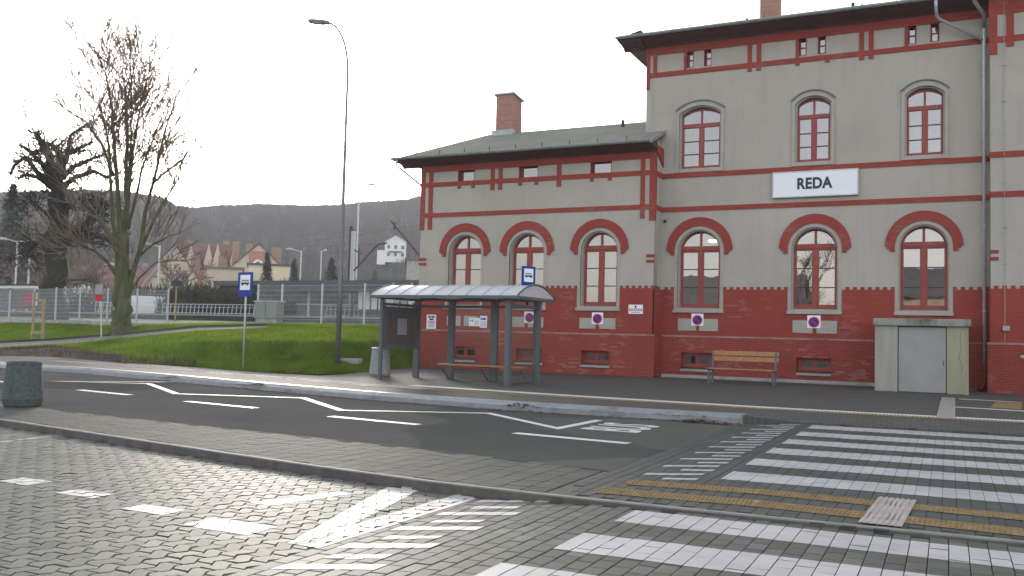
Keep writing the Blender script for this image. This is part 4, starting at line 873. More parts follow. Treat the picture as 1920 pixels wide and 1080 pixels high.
def ribs(name, x0, x1, y0, y1, z, sk=0):
    b = MB(); b.add([(x0, y0, z), (x1, y0, z), (x1 + sk, y1, z), (x0 + sk, y1, z)], [(0, 1, 2, 3)]); n = 7
    for i in range(n):
        x = x0 + (i + .5) * (x1 - x0) / n; b.add([(x - .013, y0, z + .0005), (x + .013, y0, z + .0005), (x + .013 + sk, y1, z + .0005), (x - .013 + sk, y1, z + .0005), (x - .006, y0, z + .008), (x + .006, y0, z + .008), (x + .006 + sk, y1, z + .008), (x - .006 + sk, y1, z + .008)], [(0, 1, 5, 4), (1, 2, 6, 5), (2, 3, 7, 6), (3, 0, 4, 7), (4, 5, 6, 7)])
    tag(b.build(name, 'tactilew'), kind='structure')
ribs('tactile_paving', -.68, -.34, 8.16, 9.62, .011, .07); ribs('tactile_paving', -.20, .12, 18.62, 26.2, .165, .05)
# short guide field by the right block
tag(line('guide_line', [(.25, 26.0), (1.75, 25.75)], .30, .156), kind='structure'); tag(line('guide_line', [(-.12, 22.5), (1.62, 22.25)], .30, .156), kind='structure')
tag(line('guide_line', [(.95, 24.2), (1.55, 24.15)], 2.6, .157, 'tactile'), kind='structure')
# red bin edge at the very right margin of the picture
rb = empty('red_box', (1.95, 25.6, .15), 'dark red cabinet at the right edge beside the guide lines', 'cabinet')
MB().box(1.66, 2.3, 25.3, 25.9, .15, 1.25).build('body', 'band', rb, bevel=.02); MB().box(1.63, 2.33, 25.27, 25.93, 1.25, 1.32).build('lid', 'galv', rb, bevel=.01)

# ------------------------------------------------------------------ terrain (grass bank, rising to the railway)
cols = {-260: [(668, 55), (662, 57), (655, 58), (650, 60), (648, 61), (636, 65), (620, 72), (603, 80)],
        0: [(667, 41.8), (657, 44), (656.5, 44.1), (656, 44.2), (655, 44.4), (643, 47.5), (625, 52), (605, 58)],
        100: [(668.5, 41.5), (651, 45), (650, 45.2), (649, 45.4), (648, 45.6), (638, 48), (620, 51.5), (603, 55)],
        228: [(678.5, 35.5), (668, 37), (660, 39), (650, 42), (634, 46), (628, 47.5), (618, 49.5), (608, 51.5)],
        370: [(688.5, 33), (682, 33.6), (668, 35.0), (640, 36.0), (619, 42), (614, 43.5), (609, 45), (607, 47)],
        500: [(698.5, 29.7), (688, 30.6), (674, 31.7), (640, 32.25), (614, 38.5), (611, 39.5), (610, 41), (608, 43)],
        600: [(703.5, 29.0), (688, 30.0), (676, 30.9), (640, 31.45), (616, 37.5), (613, 38.5), (611, 40), (609, 41.5)],
        700: [(695.5, 31.0), (685, 31.7), (675, 32.5), (640, 33.0), (618, 37), (616, 37.8), (614, 39), (612, 40)],
        780: [(692, 35.6), (684, 36.0), (670, 36.5), (640, 37.4), (622, 38.4), (620, 38.8), (618, 39.4), (616, 40)]}
prof = []
for x in sorted(cols): prof.append([atd(x, y, d) for y, d in cols[x]])
for c in prof: c[0].z = .13
ext0 = [p + Vector((-40, 12, 0)) for p in prof[0]]; prof = [ext0] + prof
for c in prof:
    p = c[-1]; c.append(Vector((p.x * 44.9 / p.y if p.y < 44 else p.x - 5, max(44.9, p.y + 6), 1.95)))
def tpoint(i, j, u, v_): a = prof[i][j].lerp(prof[i + 1][j], u); b_ = prof[i][j + 1].lerp(prof[i + 1][j + 1], u); return a.lerp(b_, v_)
def sheet(name, j0, j1, mat, i0=0, i1=None, lift=0, sub=6, amp=.03):
    i1 = len(prof) - 1 if i1 is None else i1; v_, f_ = [], []; nu = (i1 - i0) * sub + 1; nv = (j1 - j0) * sub + 1; rr_ = random.Random(3)
    for a in range(nu):
        for c in range(nv):
            i, u = i0 + min(a // sub, i1 - i0 - 1), 0; u = (a - (i - i0) * sub) / sub; j = j0 + min(c // sub, j1 - j0 - 1); w_ = (c - (j - j0) * sub) / sub
            p = tpoint(i, j, u, w_); k = 0 if (c in (0, nv - 1)) else 1; v_.append((p.x, p.y, p.z + lift + k * rr_.uniform(-amp, amp)))
    for a in range(nu - 1):
        for c in range(nv - 1): f_.append((a * nv + c, (a + 1) * nv + c, (a + 1) * nv + c + 1, a * nv + c + 1))
    me = D_.meshes.new(name); me.from_pydata(v_, [], f_); me.update()
    if me.polygons[len(me.polygons) // 2].normal.z < 0: me.flip_normals()
    me.polygons.foreach_set('use_smooth', [True] * len(f_)); return tag(finish(name, me, mat, None), kind='structure')
sheet('grass_bank', 0, 4, 'grass'); sheet('path', 4, 5, 'path', 0, 6, amp=0); sheet('grass_verge', 4, 5, 'grass', 6, len(prof) - 1); sheet('grass_verge', 5, 7, 'grass', amp=.02); sheet('rough_ground', 7, 8, 'rough')
bl = MB()
for k in range(70000):
    i = rnd.randrange(1, len(prof) - 1); j = rnd.randrange(0, 4) if rnd.random() < .7 else rnd.randrange(5, 7); p = tpoint(i, j, rnd.random(), rnd.random())
    if j == 0 and i < 4: continue
    h = rnd.uniform(.05, .14); a = rnd.uniform(0, 6.3); s_ = .011; lx, ly = rnd.gauss(0, .03), rnd.gauss(0, .03)
    bl.add([(p.x - s_ * math.cos(a), p.y - s_ * math.sin(a), p.z - .03), (p.x + s_ * math.cos(a), p.y + s_ * math.sin(a), p.z - .03), (p.x + lx, p.y + ly, p.z + h)], [(0, 1, 2)])
tag(bl.build('grass', 'blade'), 'short green grass blades on the bank beyond the pavement', 'grass', kind='stuff')
# planting bed with dry stems
bed = sheet('planting_bed', 0, 1, 'mulch', 1, 5, .035, amp=.05)
ds = MB()
for k in range(1500):
    i = rnd.randrange(1, 5); p = tpoint(i, 0, rnd.random(), rnd.random()); h = rnd.uniform(.1, .38); lx, ly = rnd.gauss(0, .1), rnd.gauss(0, .1); s_ = .008
    ds.add([(p.x - s_, p.y, p.z), (p.x + s_, p.y, p.z), (p.x + lx, p.y + ly, p.z + h)], [(0, 1, 2)])
tag(ds.build('dry_stems', 'stem'), 'dry brown stems standing in the planting bed', 'dead plants', kind='stuff')
mh = empty('manhole_cover', atd(655, 676.5, 31.6), 'pale round concrete manhole set in the grass right of the tall lamp', 'manhole'); p = mh.location
MB().lathe(p.x, p.y, [(.45, p.z - .1), (.45, p.z + .06), (.42, p.z + .08), (.01, p.z + .08)], 24).build('cover', 'concrete', mh)
# dark kerb edge along path
e = MB(); 
for i in range(1, 6):
    for k in range(4):
        a, c = tpoint(i, 5, k / 4, .0), tpoint(i, 5, (k + 1) / 4, 0); e.add([(a.x, a.y, a.z - .1), (c.x, c.y, c.z - .1), (c.x, c.y, c.z + .10), (a.x, a.y, a.z + .10), (a.x, a.y + .1, a.z + .10), (c.x, c.y + .1, c.z + .10)], [(0, 1, 2, 3), (3, 2, 5, 4)])
tag(e.build('path_edging', 'dark'), kind='structure')
big = MB(); big.add([(-500, 44.9, 1.93), (60, 44.9, 1.93), (60, 800, 1.93), (-500, 800, 1.93)], [(0, 1, 2, 3)]); big.add([(-500, -100, .05), (-75, 10, .05), (-75, 60, 1.4), (-500, 60, 1.4)], [(0, 1, 2, 3)]); tag(big.build('field', 'rough'), kind='structure')

# ------------------------------------------------------------------ fence
def wire_fence(name, pts, label, hgt=1.75, step=.06):
    fe = empty(name, pts[0], label, 'fence', 'mesh fences along the railway')
    for p in pts:
        b = MB(); b.box(p.x - .035, p.x + .035, p.y - .035, p.y + .035, p.z - .1, p.z + hgt + .06); b.build('post', 'galv', fe)
    b = MB()
    for p, q in zip(pts, pts[1:]):
        n = int((q - p).length / step)
        for i in range(n): c = p.lerp(q, i / n); b.box(c.x - .0035, c.x + .0035, c.y - .0035, c.y + .0035, c.z + .04, c.z + hgt)
        for k in range(9):
            a, c = p + Vector((0, 0, .06 + k * (hgt - .07) / 8)), q + Vector((0, 0, .06 + k * (hgt - .07) / 8)); b.add([(a.x, a.y, a.z - .004), (c.x, c.y, c.z - .004), (c.x, c.y, c.z + .004), (a.x, a.y, a.z + .004)], [(0, 1, 2, 3)])
    b.build('wire_panel', 'galv', fe)
    b = MB(); 
    for p, q in zip(pts, pts[1:]): b.add([(p.x, p.y - .04, p.z - .1), (q.x, q.y - .04, q.z - .1), (q.x, q.y - .04, q.z + .1), (p.x, p.y - .04, p.z + .1), (q.x, q.y + .04, q.z + .1), (p.x, p.y + .04, p.z + .1)], [(0, 1, 2, 3), (3, 2, 4, 5)])
    b.build('base_board', 'concrete', fe)
wire_fence('mesh_fence', [aty(x, y, 33) for x, y in ((-110, 602), (-40, 604), (16, 605), (62, 603.5), (103, 603), (148, 603.5), (200, 606), (255, 609), (313, 611))], 'galvanised mesh fence running behind the two bare trees', 1.78)
wire_fence('mesh_fence', [aty(x, y, 33) for x, y in ((482, 609), (527, 610), (602, 611), (682, 612.5), (735, 613.5), (770, 614))], 'galvanised mesh fence between the grey cabinet and the station wall', 1.85)
# ------------------------------------------------------------------ platforms and station furniture behind the fence
YP = 45
pf = empty('platform', (-50, YP, 1.9), 'long low railway platform with pale edge behind the fence', 'platform')

MB().box(-110, -9, YP + .1, YP + 7, 1.5, 2.26).build('wall', 'platdark', pf); MB().box(-110, -9, YP - .05, YP + 7.1, 2.262, 2.36).build('edge_slab', 'concrete', pf)
def railing(name, x0, x1, y, z, label, h=.85, step=.38):
    r = empty(name, (x0, y, z), label, 'railing', 'platform railings'); b = MB(); b.box(x0, x1, y - .02, y + .02, z + h - .05, z + h).box(x0, x1, y - .015, y + .015, z + h - .25, z + h - .22).box(x0, x1, y - .015, y + .015, z + .10, z + .14)
    x = x0
    while x < x1: b.add([(x - .02, y - .02, z), (x + .02, y - .02, z), (x + .1, y - .02, z + h), (x + .06, y - .02, z + h), (x - .02, y + .02, z), (x + .02, y + .02, z), (x + .1, y + .02, z + h), (x + .06, y + .02, z + h)], [(0, 1, 2, 3), (4, 7, 6, 5), (0, 3, 7, 4), (1, 5, 6, 2)]); x += step
    b.build('rails', 'galv', r)
railing('platform_railing', -50.3, -41.5, 47, 2.36, 'grey platform railing right of the two white vans', .75)
railing('platform_railing', -56.5, -52.0, 46.5, 2.36, 'grey platform railing between the two bare trees and the vans', .8)
railing('platform_railing', -37.5, -31.5, 49, 2.36, 'grey railing on the platform below the dark canopy', .8)
# canopy
ca = empty('platform_canopy', (-37, 46, 2.36), 'long flat dark canopy on slim posts over the platform', 'canopy')
b = MB(); b.box(-44.6, -22.5, 46, 51, 4.28, 4.62)
MB().box(-44.6, -22.5, 46.0, 51, 4.32, 4.64).build('roof', 'canopy', ca); MB().box(-44.3, -22.5, 46.3, 50.7, 4.05, 4.318).build('beam', 'dark', ca)
for i, x in enumerate((-41.6, -38.5, -35.0, -31.8, -28.4, -25.2)): MB().box(x - .07, x + .07, 48.4, 48.54, 2.36, 4.07).build('post', 'galv' if i % 2 else 'dark', ca)
pb = empty('platform_bench_screen', (-37, 50.4, 2.36), 'dark glazed screen standing under the platform canopy', 'screen')
MB().box(-41.0, -31.8, 50.3, 50.36, 2.5, 3.25).build('panel', 'screen', pb); MB().box(-41.0, -31.8, 50.28, 50.38, 3.25, 3.32).build('rail', 'galv', pb)
# white container / train side by the canopy right end
wb = empty('white_kiosk', (-31, 47.5, 2.36), 'white panelled kiosk with dark upright joints left of the bus shelter roof', 'kiosk'); p0, p1 = aty(672, 560, 47.5), aty(735, 560, 47.5)
MB().box(p0.x, p1.x, 47.5, 49.5, 2.9, 4.03).build('wall', 'white', wb)
b = MB()
for k in range(7): x = p0.x + .35 + k * .55; b.box(x, x + .09, 47.47, 47.5, 2.9, 4.03)
b.build('joint', 'navy', wb); MB().box(p0.x, p1.x, 47.6, 49.4, 2.36, 2.9).build('base', 'dark', wb)
# cabinet by the fence gap
cb = empty('utility_cabinet', aty(505, 608, 32.4), 'plain grey utility cabinet standing at the left end of the right fence', 'cabinet'); p = cb.location
MB().box(p.x - .66, p.x + .66, 32.1, 32.6, p.z + .25, p.z + 1.02).build('body', 'cabinet', cb, bevel=.02); MB().box(p.x - .60, p.x + .60, 32.15, 32.55, p.z - .15, p.z + .25).build('plinth', 'concrete', cb); MB().box(p.x - .70, p.x + .70, 32.06, 32.64, p.z + 1.02, p.z + 1.06).build('lid', 'galv', cb)
MB().box(p.x - .006, p.x + .006, 32.09, 32.1, p.z + .28, p.z + 1.0).build('door_gap', 'black', cb)
# young tree stake cage
cg = empty('tree_guard', atd(69, 626, 42.5), 'timber stake guard with cross bars round a missing young tree on the lawn', 'tree guard'); p = cg.location
for dx, dy, h in ((-.28, 0, 1.75), (.0, .3, 1.5), (.34, 0, 1.45)): MB().tube([(p.x + dx, p.y + dy, p.z - .2), (p.x + dx * .95, p.y + dy, p.z + h)], .05, 8).build('stake', 'timber', cg)
MB().box(p.x - .33, p.x + .38, p.y - .02, p.y + .02, p.z + .62, p.z + .69).box(p.x - .33, p.x + .38, p.y - .02, p.y + .02, p.z + 1.36, p.z + 1.44).box(p.x - .36, p.x + .40, p.y - .05, p.y + .05, p.z, p.z + .12).each('cross_bar', 'timber', cg)
# small sign on post (red and white) by the path
sg = empty('path_sign', atd(190, 632, 44.5), 'small white and red notice on a thin grey post beside the path', 'sign'); p = sg.location
MB().tube([(p.x, p.y, p.z), (p.x - .22, p.y, p.z + 2.35)], .03, 8).build('post', 'galv', sg)
MB().box(p.x - .47, p.x - .02, p.y - .05, p.y - .03, p.z + 1.62, p.z + 2.36).build('plate', 'grey', sg); MB().box(p.x - .46, p.x + .0, p.y - .056, p.y - .05, p.z + 1.62, p.z + 1.92).build('red_panel', 'red', sg)
# far left platform shelter
fs_ = empty('platform_shelter', aty(20, 583, 45.6), 'glazed platform shelter with flat white edged roof at the left edge', 'shelter'); p0, p1 = aty(-60, 540, 46), aty(68, 540, 46)
MB().box(p0.x, p1.x, 45.6, 48, 4.12, 4.32).build('roof', 'white', fs_); MB().box(p0.x, p1.x + .05, 45.5, 48, 4.322, 4.42).build('roof_cap', 'black', fs_); MB().box(p0.x, p1.x, 47.9, 47.95, 2.6, 4.1).build('glass_wall', 'clear', fs_)
for f_ in (.0, .33, .66, 1): x = p0.x + (p1.x - p0.x) * f_; MB().box(x - .06, x + .06, 45.8, 45.9, 2.36, 4.12).build('post', 'dark', fs_)
MB().box(p0.x + 4.3, p0.x + 5.2, 47.8, 47.88, 2.9, 3.9).build('poster', 'red', fs_); MB().box(p0.x + 5.3, p0.x + 5.8, 47.8, 47.88, 2.9, 3.9).build('poster', 'signwhite', fs_)
# white vans on the far side
def van(x, y, z, rz, label):
    r = empty('parked_van', (x, y, z), label, 'van', 'white vans beyond the platform')
    b = MB(); pts = [(-.95, .35), (.95, .35), (.98, 1.1), (.80, 1.9), (-.80, 1.9), (-.98, 1.1)]; b.prismy(pts, -2.2, 2.2); o = b.build('body', 'white', None, bevel=.08); o.parent = r
    g = MB().prismy([(-.82, 1.12), (.82, 1.12), (.70, 1.72), (-.70, 1.72)], -2.215, -2.19).build('windscreen', 'pane', None); g.parent = r
    for sx in (-.8, .8):
        for sy in (-1.4, 1.4): wv = MB(); n = 14; wv.prismx([(sy + .33 * math.cos(2 * math.pi * k / n), .33 + .33 * math.sin(2 * math.pi * k / n)) for k in range(n)], sx - .12, sx + .12); q = wv.build('wheel', 'black', None); q.parent = r
    for sx in (-.7, .7): q = MB().box(sx - .14, sx + .14, -2.23, -2.19, .75, .92).build('headlight', 'galv', None); q.parent = r
    r.rotation_euler[2] = rz
p = aty(301, 583, 53); van(p.x, 53, 1.95, R(-40), 'white van parked beyond the platform, left of its pair'); p = aty(322, 583, 55); van(p.x, 55.5, 1.95, R(60), 'white van parked beyond the platform, partly behind the lantern post')
# lantern post near the path
ln = empty('lantern_post', aty(328, 600, 38.5), 'slim ochre post carrying a small dark box lantern near the path', 'lamp post'); p = ln.location
MB().tube([(p.x, 38.5, p.z - .2), (p.x, 38.5, p.z + 1.95)], .045, 8).build('post', 'timber', ln); MB().box(p.x - .22, p.x + .22, 38.3, 38.7, p.z + 1.95, p.z + 2.25).build('lantern', 'dark', ln); MB().lathe(p.x, 38.5, [(.3, p.z + 2.25), (.06, p.z + 2.42), (.04, p.z + 2.5), (.001, p.z + 2.52)], 10).build('cap', 'dark', ln)

# person on the platform
def person(x, y, z, rz, label):
    r = empty('person', (x, y, z), label, 'person')
    vs = [(0, 0, .92), (.10, 0, .90), (.11, -.02, .50), (.11, .02, .08), (.12, -.10, .03), (-.10, 0, .90), (-.10, .06, .50), (-.10, .02, .08), (-.11, -.10, .03),
          (0, 0, 1.15), (0, 0, 1.38), (0, -.01, 1.50), (0, -.02, 1.60), (0, -.03, 1.70), (.17, 0, 1.38), (.24, -.03, 1.12), (.22, -.16, .92), (-.17, 0, 1.38), (-.22, -.12, 1.15), (-.12, -.25, 1.32)]
    es = [(0, 1), (1, 2), (2, 3), (3, 4), (0, 5), (5, 6), (6, 7), (7, 8), (0, 9), (9, 10), (10, 11), (11, 12), (12, 13), (10, 14), (14, 15), (15, 16), (10, 17), (17, 18), (18, 19)]
    ra = [.14, .085, .06, .045, .04, .085, .06, .045, .04, .14, .15, .055, .09, .08, .065, .05, .035, .065, .05, .035]
    me = D_.meshes.new('body'); me.from_pydata(vs, es, []); o = D_.objects.new('body', me); COL.objects.link(o); o.parent = r; me.materials.append(M['cloth'])
    sk = o.modifiers.new('skin', 'SKIN'); sd_ = me.skin_vertices if me.skin_vertices else None
    lay = me.skin_vertices[0] if len(me.skin_vertices) else None
    if lay:
        for q, rv in zip(lay.data, ra): q.radius = (rv, rv)
        lay.data[0].use_root = True
    sb = o.modifiers.new('subdivision', 'SUBSURF'); sb.levels = sb.render_levels = 1
    hd = MB(); hd.lathe(0, -.02, [(.001, 1.53), (.06, 1.55), (.085, 1.63), (.08, 1.70), (.05, 1.74), (.001, 1.76)], 14); h = hd.build('head', 'skin', None, smooth=True); h.parent = r
    hr = MB(); hr.lathe(0, .005, [(.09, 1.62), (.098, 1.69), (.07, 1.76), (.001, 1.785)], 14); h = hr.build('hair', 'timber', None, smooth=True); h.parent = r
    r.rotation_euler[2] = rz; return r
p = aty(151, 584, 46.5); person(p.x, 46.5, 2.36, R(20), 'person in dark clothes standing on the platform by the railing, one hand raised')

# ------------------------------------------------------------------ overhead line masts and far lamps
def mast(p, h, label, rad=.14):
    r = empty('catenary_mast', p, label, 'catenary mast', 'overhead line masts'); MB().box(p.x - rad, p.x + rad, p.y - .1, p.y + .1, p.z - 1, p.z + h).build('mast', 'galv', r)
    MB().box(p.x - rad - .12, p.x - rad, p.y - .14, p.y + .10, p.z + 2.2, p.z + h + .35).build('cladding', 'rust', r)
    b = MB(); b.tube([(p.x + rad, p.y, p.z + h * .58), (p.x + 1.9, p.y + .3, p.z + h * .86), (p.x + 2.6, p.y + .3, p.z + h * .87)], .06, 6).tube([(p.x + rad, p.y, p.z + h * .80), (p.x + .7, p.y, p.z + h * .76)], .05, 6).tube([(p.x + .5, p.y, p.z + h * .82), (p.x + .55, p.y, p.z + h * .62)], .05, 6); b.build('bracket', 'rust', r)

p = aty(657, 606, 52); p.z = 1.9; mast(p, 6.6, 'grey steel railway mast with slanted bracket beside the tall lamp pole')
p = aty(796, 606, 50); p.z = 1.9; r = empty('catenary_mast', p, 'railway bracket arm slanting out from behind the station corner', 'catenary mast', 'overhead line masts')
MB().box(p.x - .1, p.x + .1, p.y, p.y + .2, p.z - 1, p.z + 8).build('mast', 'galv', r); a, c = aty(787, 480, 50), aty(733, 414, 50); MB().tube([(p.x, 50, a.z - .4), tuple(a), tuple(c)], .055, 6).tube([tuple(c + Vector((.35, 0, -.1))), tuple(c + Vector((.3, 0, -.6)))], .05, 6).build('bracket', 'rust', r)
w_ = MB()
for (xa1, ya1, xb1, yb1) in ((560, 455, 790, 421), (560, 461, 700, 458), (560, 440, 660, 432), (300, 505, 657, 470)): w_.tube([tuple(aty(xa1, ya1, 58)), tuple(aty((xa1 + xb1) / 2, (ya1 + yb1) / 2 + 2, 58)), tuple(aty(xb1, yb1, 58))], .012, 4)
tag(w_.build('overhead_wire', 'black'), 'thin overhead railway wires strung in front of the wooded hill', 'wires')
def far_lamp(px_, ytop, D, arms, label, zb=1.9):
    p = atd(px_, 600, D); t = atd(px_, ytop, D); r = empty('street_lamp', (p.x, p.y, zb), label, 'street lamp', 'street lamps beyond the railway')
    u = Vector((math.cos(R(45)), math.sin(R(45)), 0)); MB().tube([(p.x, p.y, zb), (p.x, p.y, t.z)], .09, 7).build('pole', 'galv', r); b = MB(); c = MB()
    for s_ in arms:
        e_ = Vector((p.x, p.y, t.z)) + u * s_ * .9 + Vector((0, 0, .1)); b.tube([(p.x, p.y, t.z - .1), tuple(e_)], .05, 6); f2 = e_ + u * s_ * .9; c.tube([tuple(e_), tuple((e_ + f2) / 2 + Vector((0, 0, .05))), tuple(f2)], [.1, .16, .08], 7)
    b.build('arm', 'galv', r); c.build('lamp_head', 'galv', r)
far_lamp(665, 346, 95, (1,), 'tall street lamp with a single arm rising behind the canopy'); far_lamp(560, 470, 110, (-1,), 'street lamp beyond the railway between the houses and the canopy')
far_lamp(598, 470, 130, (.4,), 'thin distant street lamp right of its single armed neighbour'); far_lamp(25, 451, 100, (-1, 1), 'twin armed street lamp at the left edge'); far_lamp(49, 482, 100, (-.6,), 'low street lamp beside the twin armed one')
far_lamp(293, 460, 90, (-1,), 'street lamp seen through the branches of the green trunked tree')

# ------------------------------------------------------------------ trees
def grow(b, p, d, ln, r, depth, rg, spread, up, minr, seg=4, wob=.13, kids=(2, 3, 3, 4)):
    """one branch and its children; p, d vectors"""
    n = 4; path = [p.copy()]; rad = [r]; q = p.copy(); dd = d.normalized()
    for i in range(n):
        dd = (dd + Vector((rg.gauss(0, wob), rg.gauss(0, wob), rg.gauss(0, wob * .7) + up * .10))).normalized(); q = q + dd * ln / n; path.append(q.copy()); rad.append(max(minr, r * (1 - .7 * (i + 1) / n)))
    b.tube(path, rad, seg if depth > 1 else 3, cap=False)
    if depth == 0: return
    k = rg.choice(kids) + (1 if depth > 1 else 0)
    for i in range(k):
        t = rg.uniform(.2, 1.0); m_ = min(n - 1, int(t * n)); base = path[m_].lerp(path[m_ + 1], t * n - m_); ax = Vector((rg.gauss(0, 1), rg.gauss(0, 1), rg.gauss(0, .6))).normalized()
        nd = (dd + ax * spread).normalized(); grow(b, base, nd, ln * rg.uniform(.45, .75), max(minr, rad[m_] * .55), depth - 1, rg, spread, up, minr, seg, wob, kids)
def limbs_tree(name, base_px, D, limbs, label, group, trunkmat, twigmat, seed, twig, dv=1.0):
    """limbs: list of (pixel polyline, start radius, end radius, twig depth); depth offsets give the crown its roundness"""
    rg = random.Random(seed); root = atd(*base_px, D); r = empty(name, root, label, 'tree', group); fw = Vector((root.x, root.y, 0)).normalized(); tb = MB(); cb_ = MB()
    for li, (pts, r0, r1, lat) in enumerate(limbs):
        off = rg.uniform(-1, 1) * dv; path = []; rad = []
        for i, (x, y) in enumerate(pts):
            t = i / (len(pts) - 1); q = atd(x, y, D) + fw * off * (t ** 1.3) * (3.5 if li > 1 else .0); path.append(q); rad.append(r0 + (r1 - r0) * t)
        # refine
        fp, fr_ = [], []
        for i in range(len(path) - 1):
            for k in range(3): u = k / 3; fp.append(path[i].lerp(path[i + 1], u) + Vector((rg.gauss(0, .16 * rad[i]), rg.gauss(0, .16 * rad[i]), 0)) * (1 if 0 < i + u else 0)); fr_.append(rad[i] + (rad[i + 1] - rad[i]) * u)
        fp.append(path[-1]); fr_.append(rad[-1]); tb.tube(fp, fr_, 10 if li == 0 else 7)
        n, ln, dep, lo = lat
        for k in range(int(n * twig.get('n', 1))):
            t = rg.uniform(lo, 1); i = min(len(fp) - 2, int(t * (len(fp) - 1))); base = fp[i].lerp(fp[i + 1], rg.random()); tdir = (fp[i + 1] - fp[i]).normalized()
            ax = Vector((rg.gauss(0, 1), rg.gauss(0, 1), rg.gauss(.1, .4))).normalized(); d = (tdir * twig['fwd'] + ax).normalized()
            grow(cb_, base, d, ln * twig.get('k', 1) * rg.uniform(.6, 1.15) * (1.2 - .6 * t), min(twig['rmax'], max(twig['minr'] * 1.6, fr_[i] * .33)), dep, rg, twig['spread'], twig['up'], twig['minr'], 4, twig['wob'])
    tb.build('trunk', trunkmat, r, smooth=True); cb_.build('crown', twigmat, r); return r
T1 = [([(229, 636), (228, 615), (227, 590), (226, 560), (229, 500), (232, 440)], .52, .30, (0, 1.5, 1, .6)),
      ([(230, 640), (229, 628), (228, 612)], .78, .52, (0, 1, 1, 1)),
      ([(232, 445), (237, 380), (237, 300), (240, 240), (236, 180), (230, 110)], .15, .014, (34, 2.6, 2, .25)),
      ([(228, 470), (222, 380), (216, 300), (212, 220), (200, 150), (172, 88)], .14, .014, (34, 2.6, 2, .25)),
      ([(224, 510), (212, 420), (207, 340), (205, 280), (190, 220), (140, 165)], .12, .014, (30, 2.6, 2, .25)),
      ([(232, 575), (246, 520), (262, 470), (272, 400), (288, 340), (304, 270), (325, 200), (345, 150)], .15, .014, (34, 2.4, 2, .3)),
      ([(262, 470), (285, 420), (310, 375), (335, 335), (372, 300)], .09, .014, (26, 2.2, 2, .2)),
      ([(233, 440), (243, 350), (250, 280), (264, 200), (292, 100)], .11, .014, (34, 2.5, 2, .25)),
      ([(233, 460), (240, 380), (244, 300), (246, 200), (244, 90)], .10, .014, (30, 2.3, 2, .3)),
      ([(240, 430), (255, 370), (268, 310), (290, 250), (318, 185)], .09, .014, (26, 2.3, 2, .25)),
      ([(222, 480), (205, 440), (190, 410), (165, 375), (140, 330), (120, 290)], .09, .014, (22, 2.2, 2, .2)),
      ([(222, 520), (200, 490), (175, 470), (150, 462), (120, 468)], .11, .02, (18, 2.0, 2, .2)),
      ([(238, 520), (262, 480), (285, 460), (315, 445), (335, 440)], .08, .015, (12, 1.8, 2, .2)),
      ([(237, 560), (262, 520), (290, 495), (330, 490)], .06, .012, (10, 1.5, 2, .2)),
      ([(240, 300), (236, 200), (250, 130), (262, 85)], .08, .015, (18, 2.0, 2, .2)),
      ([(212, 330), (190, 270), (160, 230), (128, 215)], .09, .015, (18, 2.2, 2, .2)),
      ([(285, 345), (310, 320), (345, 290), (375, 240)], .07, .015, (14, 2.0, 2, .2))]
limbs_tree('lime_tree', (229, 634), 48, T1, 'tall bare tree with a mossy green trunk forking low and fine upright twigs', 'bare trees on the lawn', 'bark', 'twig', 11, dict(minr=.0125, spread=.58, up=.6, fwd=.9, rmax=.024, wob=.06, k=1.3, n=.75))
T2 = [([(102, 606), (103, 560), (104, 500), (106, 440), (106, 380), (104, 345)], .78, .45, (6, 2.5, 2, .3)),
      ([(104, 350), (94, 310), (88, 285), (74, 262), (66, 246)], .36, .12, (16, 1.5, 1, .3)), ([(105, 350), (114, 310), (116, 286), (100, 262), (93, 252)], .34, .10, (14, 1.5, 1, .3)),
      ([(116, 320), (128, 285), (150, 270), (172, 256)], .2, .08, (26, 1.2, 1, .3)), ([(118, 335), (140, 310), (170, 296), (198, 285)], .18, .07, (24, 1.3, 1, .2)), ([(116, 350), (140, 335), (175, 328), (204, 346)], .2, .07, (24, 1.5, 1, .2)),
      ([(96, 340), (78, 310), (58, 290), (38, 282)], .2, .07, (24, 1.3, 1, .2)), ([(98, 345), (70, 325), (48, 300), (28, 320), (24, 340)], .18, .06, (24, 1.2, 1, .2)), ([(96, 352), (70, 335), (48, 335), (38, 346)], .16, .06, (20, 1.2, 1, .2)),
      ([(118, 330), (122, 300), (132, 262), (160, 250)], .16, .07, (22, 1.2, 1, .3)), ([(106, 460), (130, 450), (158, 425), (178, 408), (190, 395)], .38, .10, (16, 2.0, 2, .2)), ([(98, 450), (80, 445), (62, 460), (40, 482)], .22, .05, (14, 1.6, 2, .2)),
      ([(150, 432), (175, 440), (195, 455), (215, 470)], .12, .03, (10, 1.5, 2, .2)), ([(66, 250), (50, 225), (40, 205)], .04, .012, (10, 2.2, 1, .0)), ([(104, 420), (80, 395), (60, 380), (30, 390)], .10, .03, (18, 1.8, 2, .2)), ([(108, 410), (135, 385), (165, 375), (190, 380)], .10, .03, (18, 1.8, 2, .2))]
limbs_tree('pollarded_tree', (102, 604), 62, T2, 'dark heavily pollarded tree with thick trunk and knobbly stubby branches', 'bare trees on the lawn', 'barkdark', 'twigdark', 5, dict(minr=.018, spread=.9, up=.1, fwd=.5, rmax=.09, wob=.2, n=1.5))
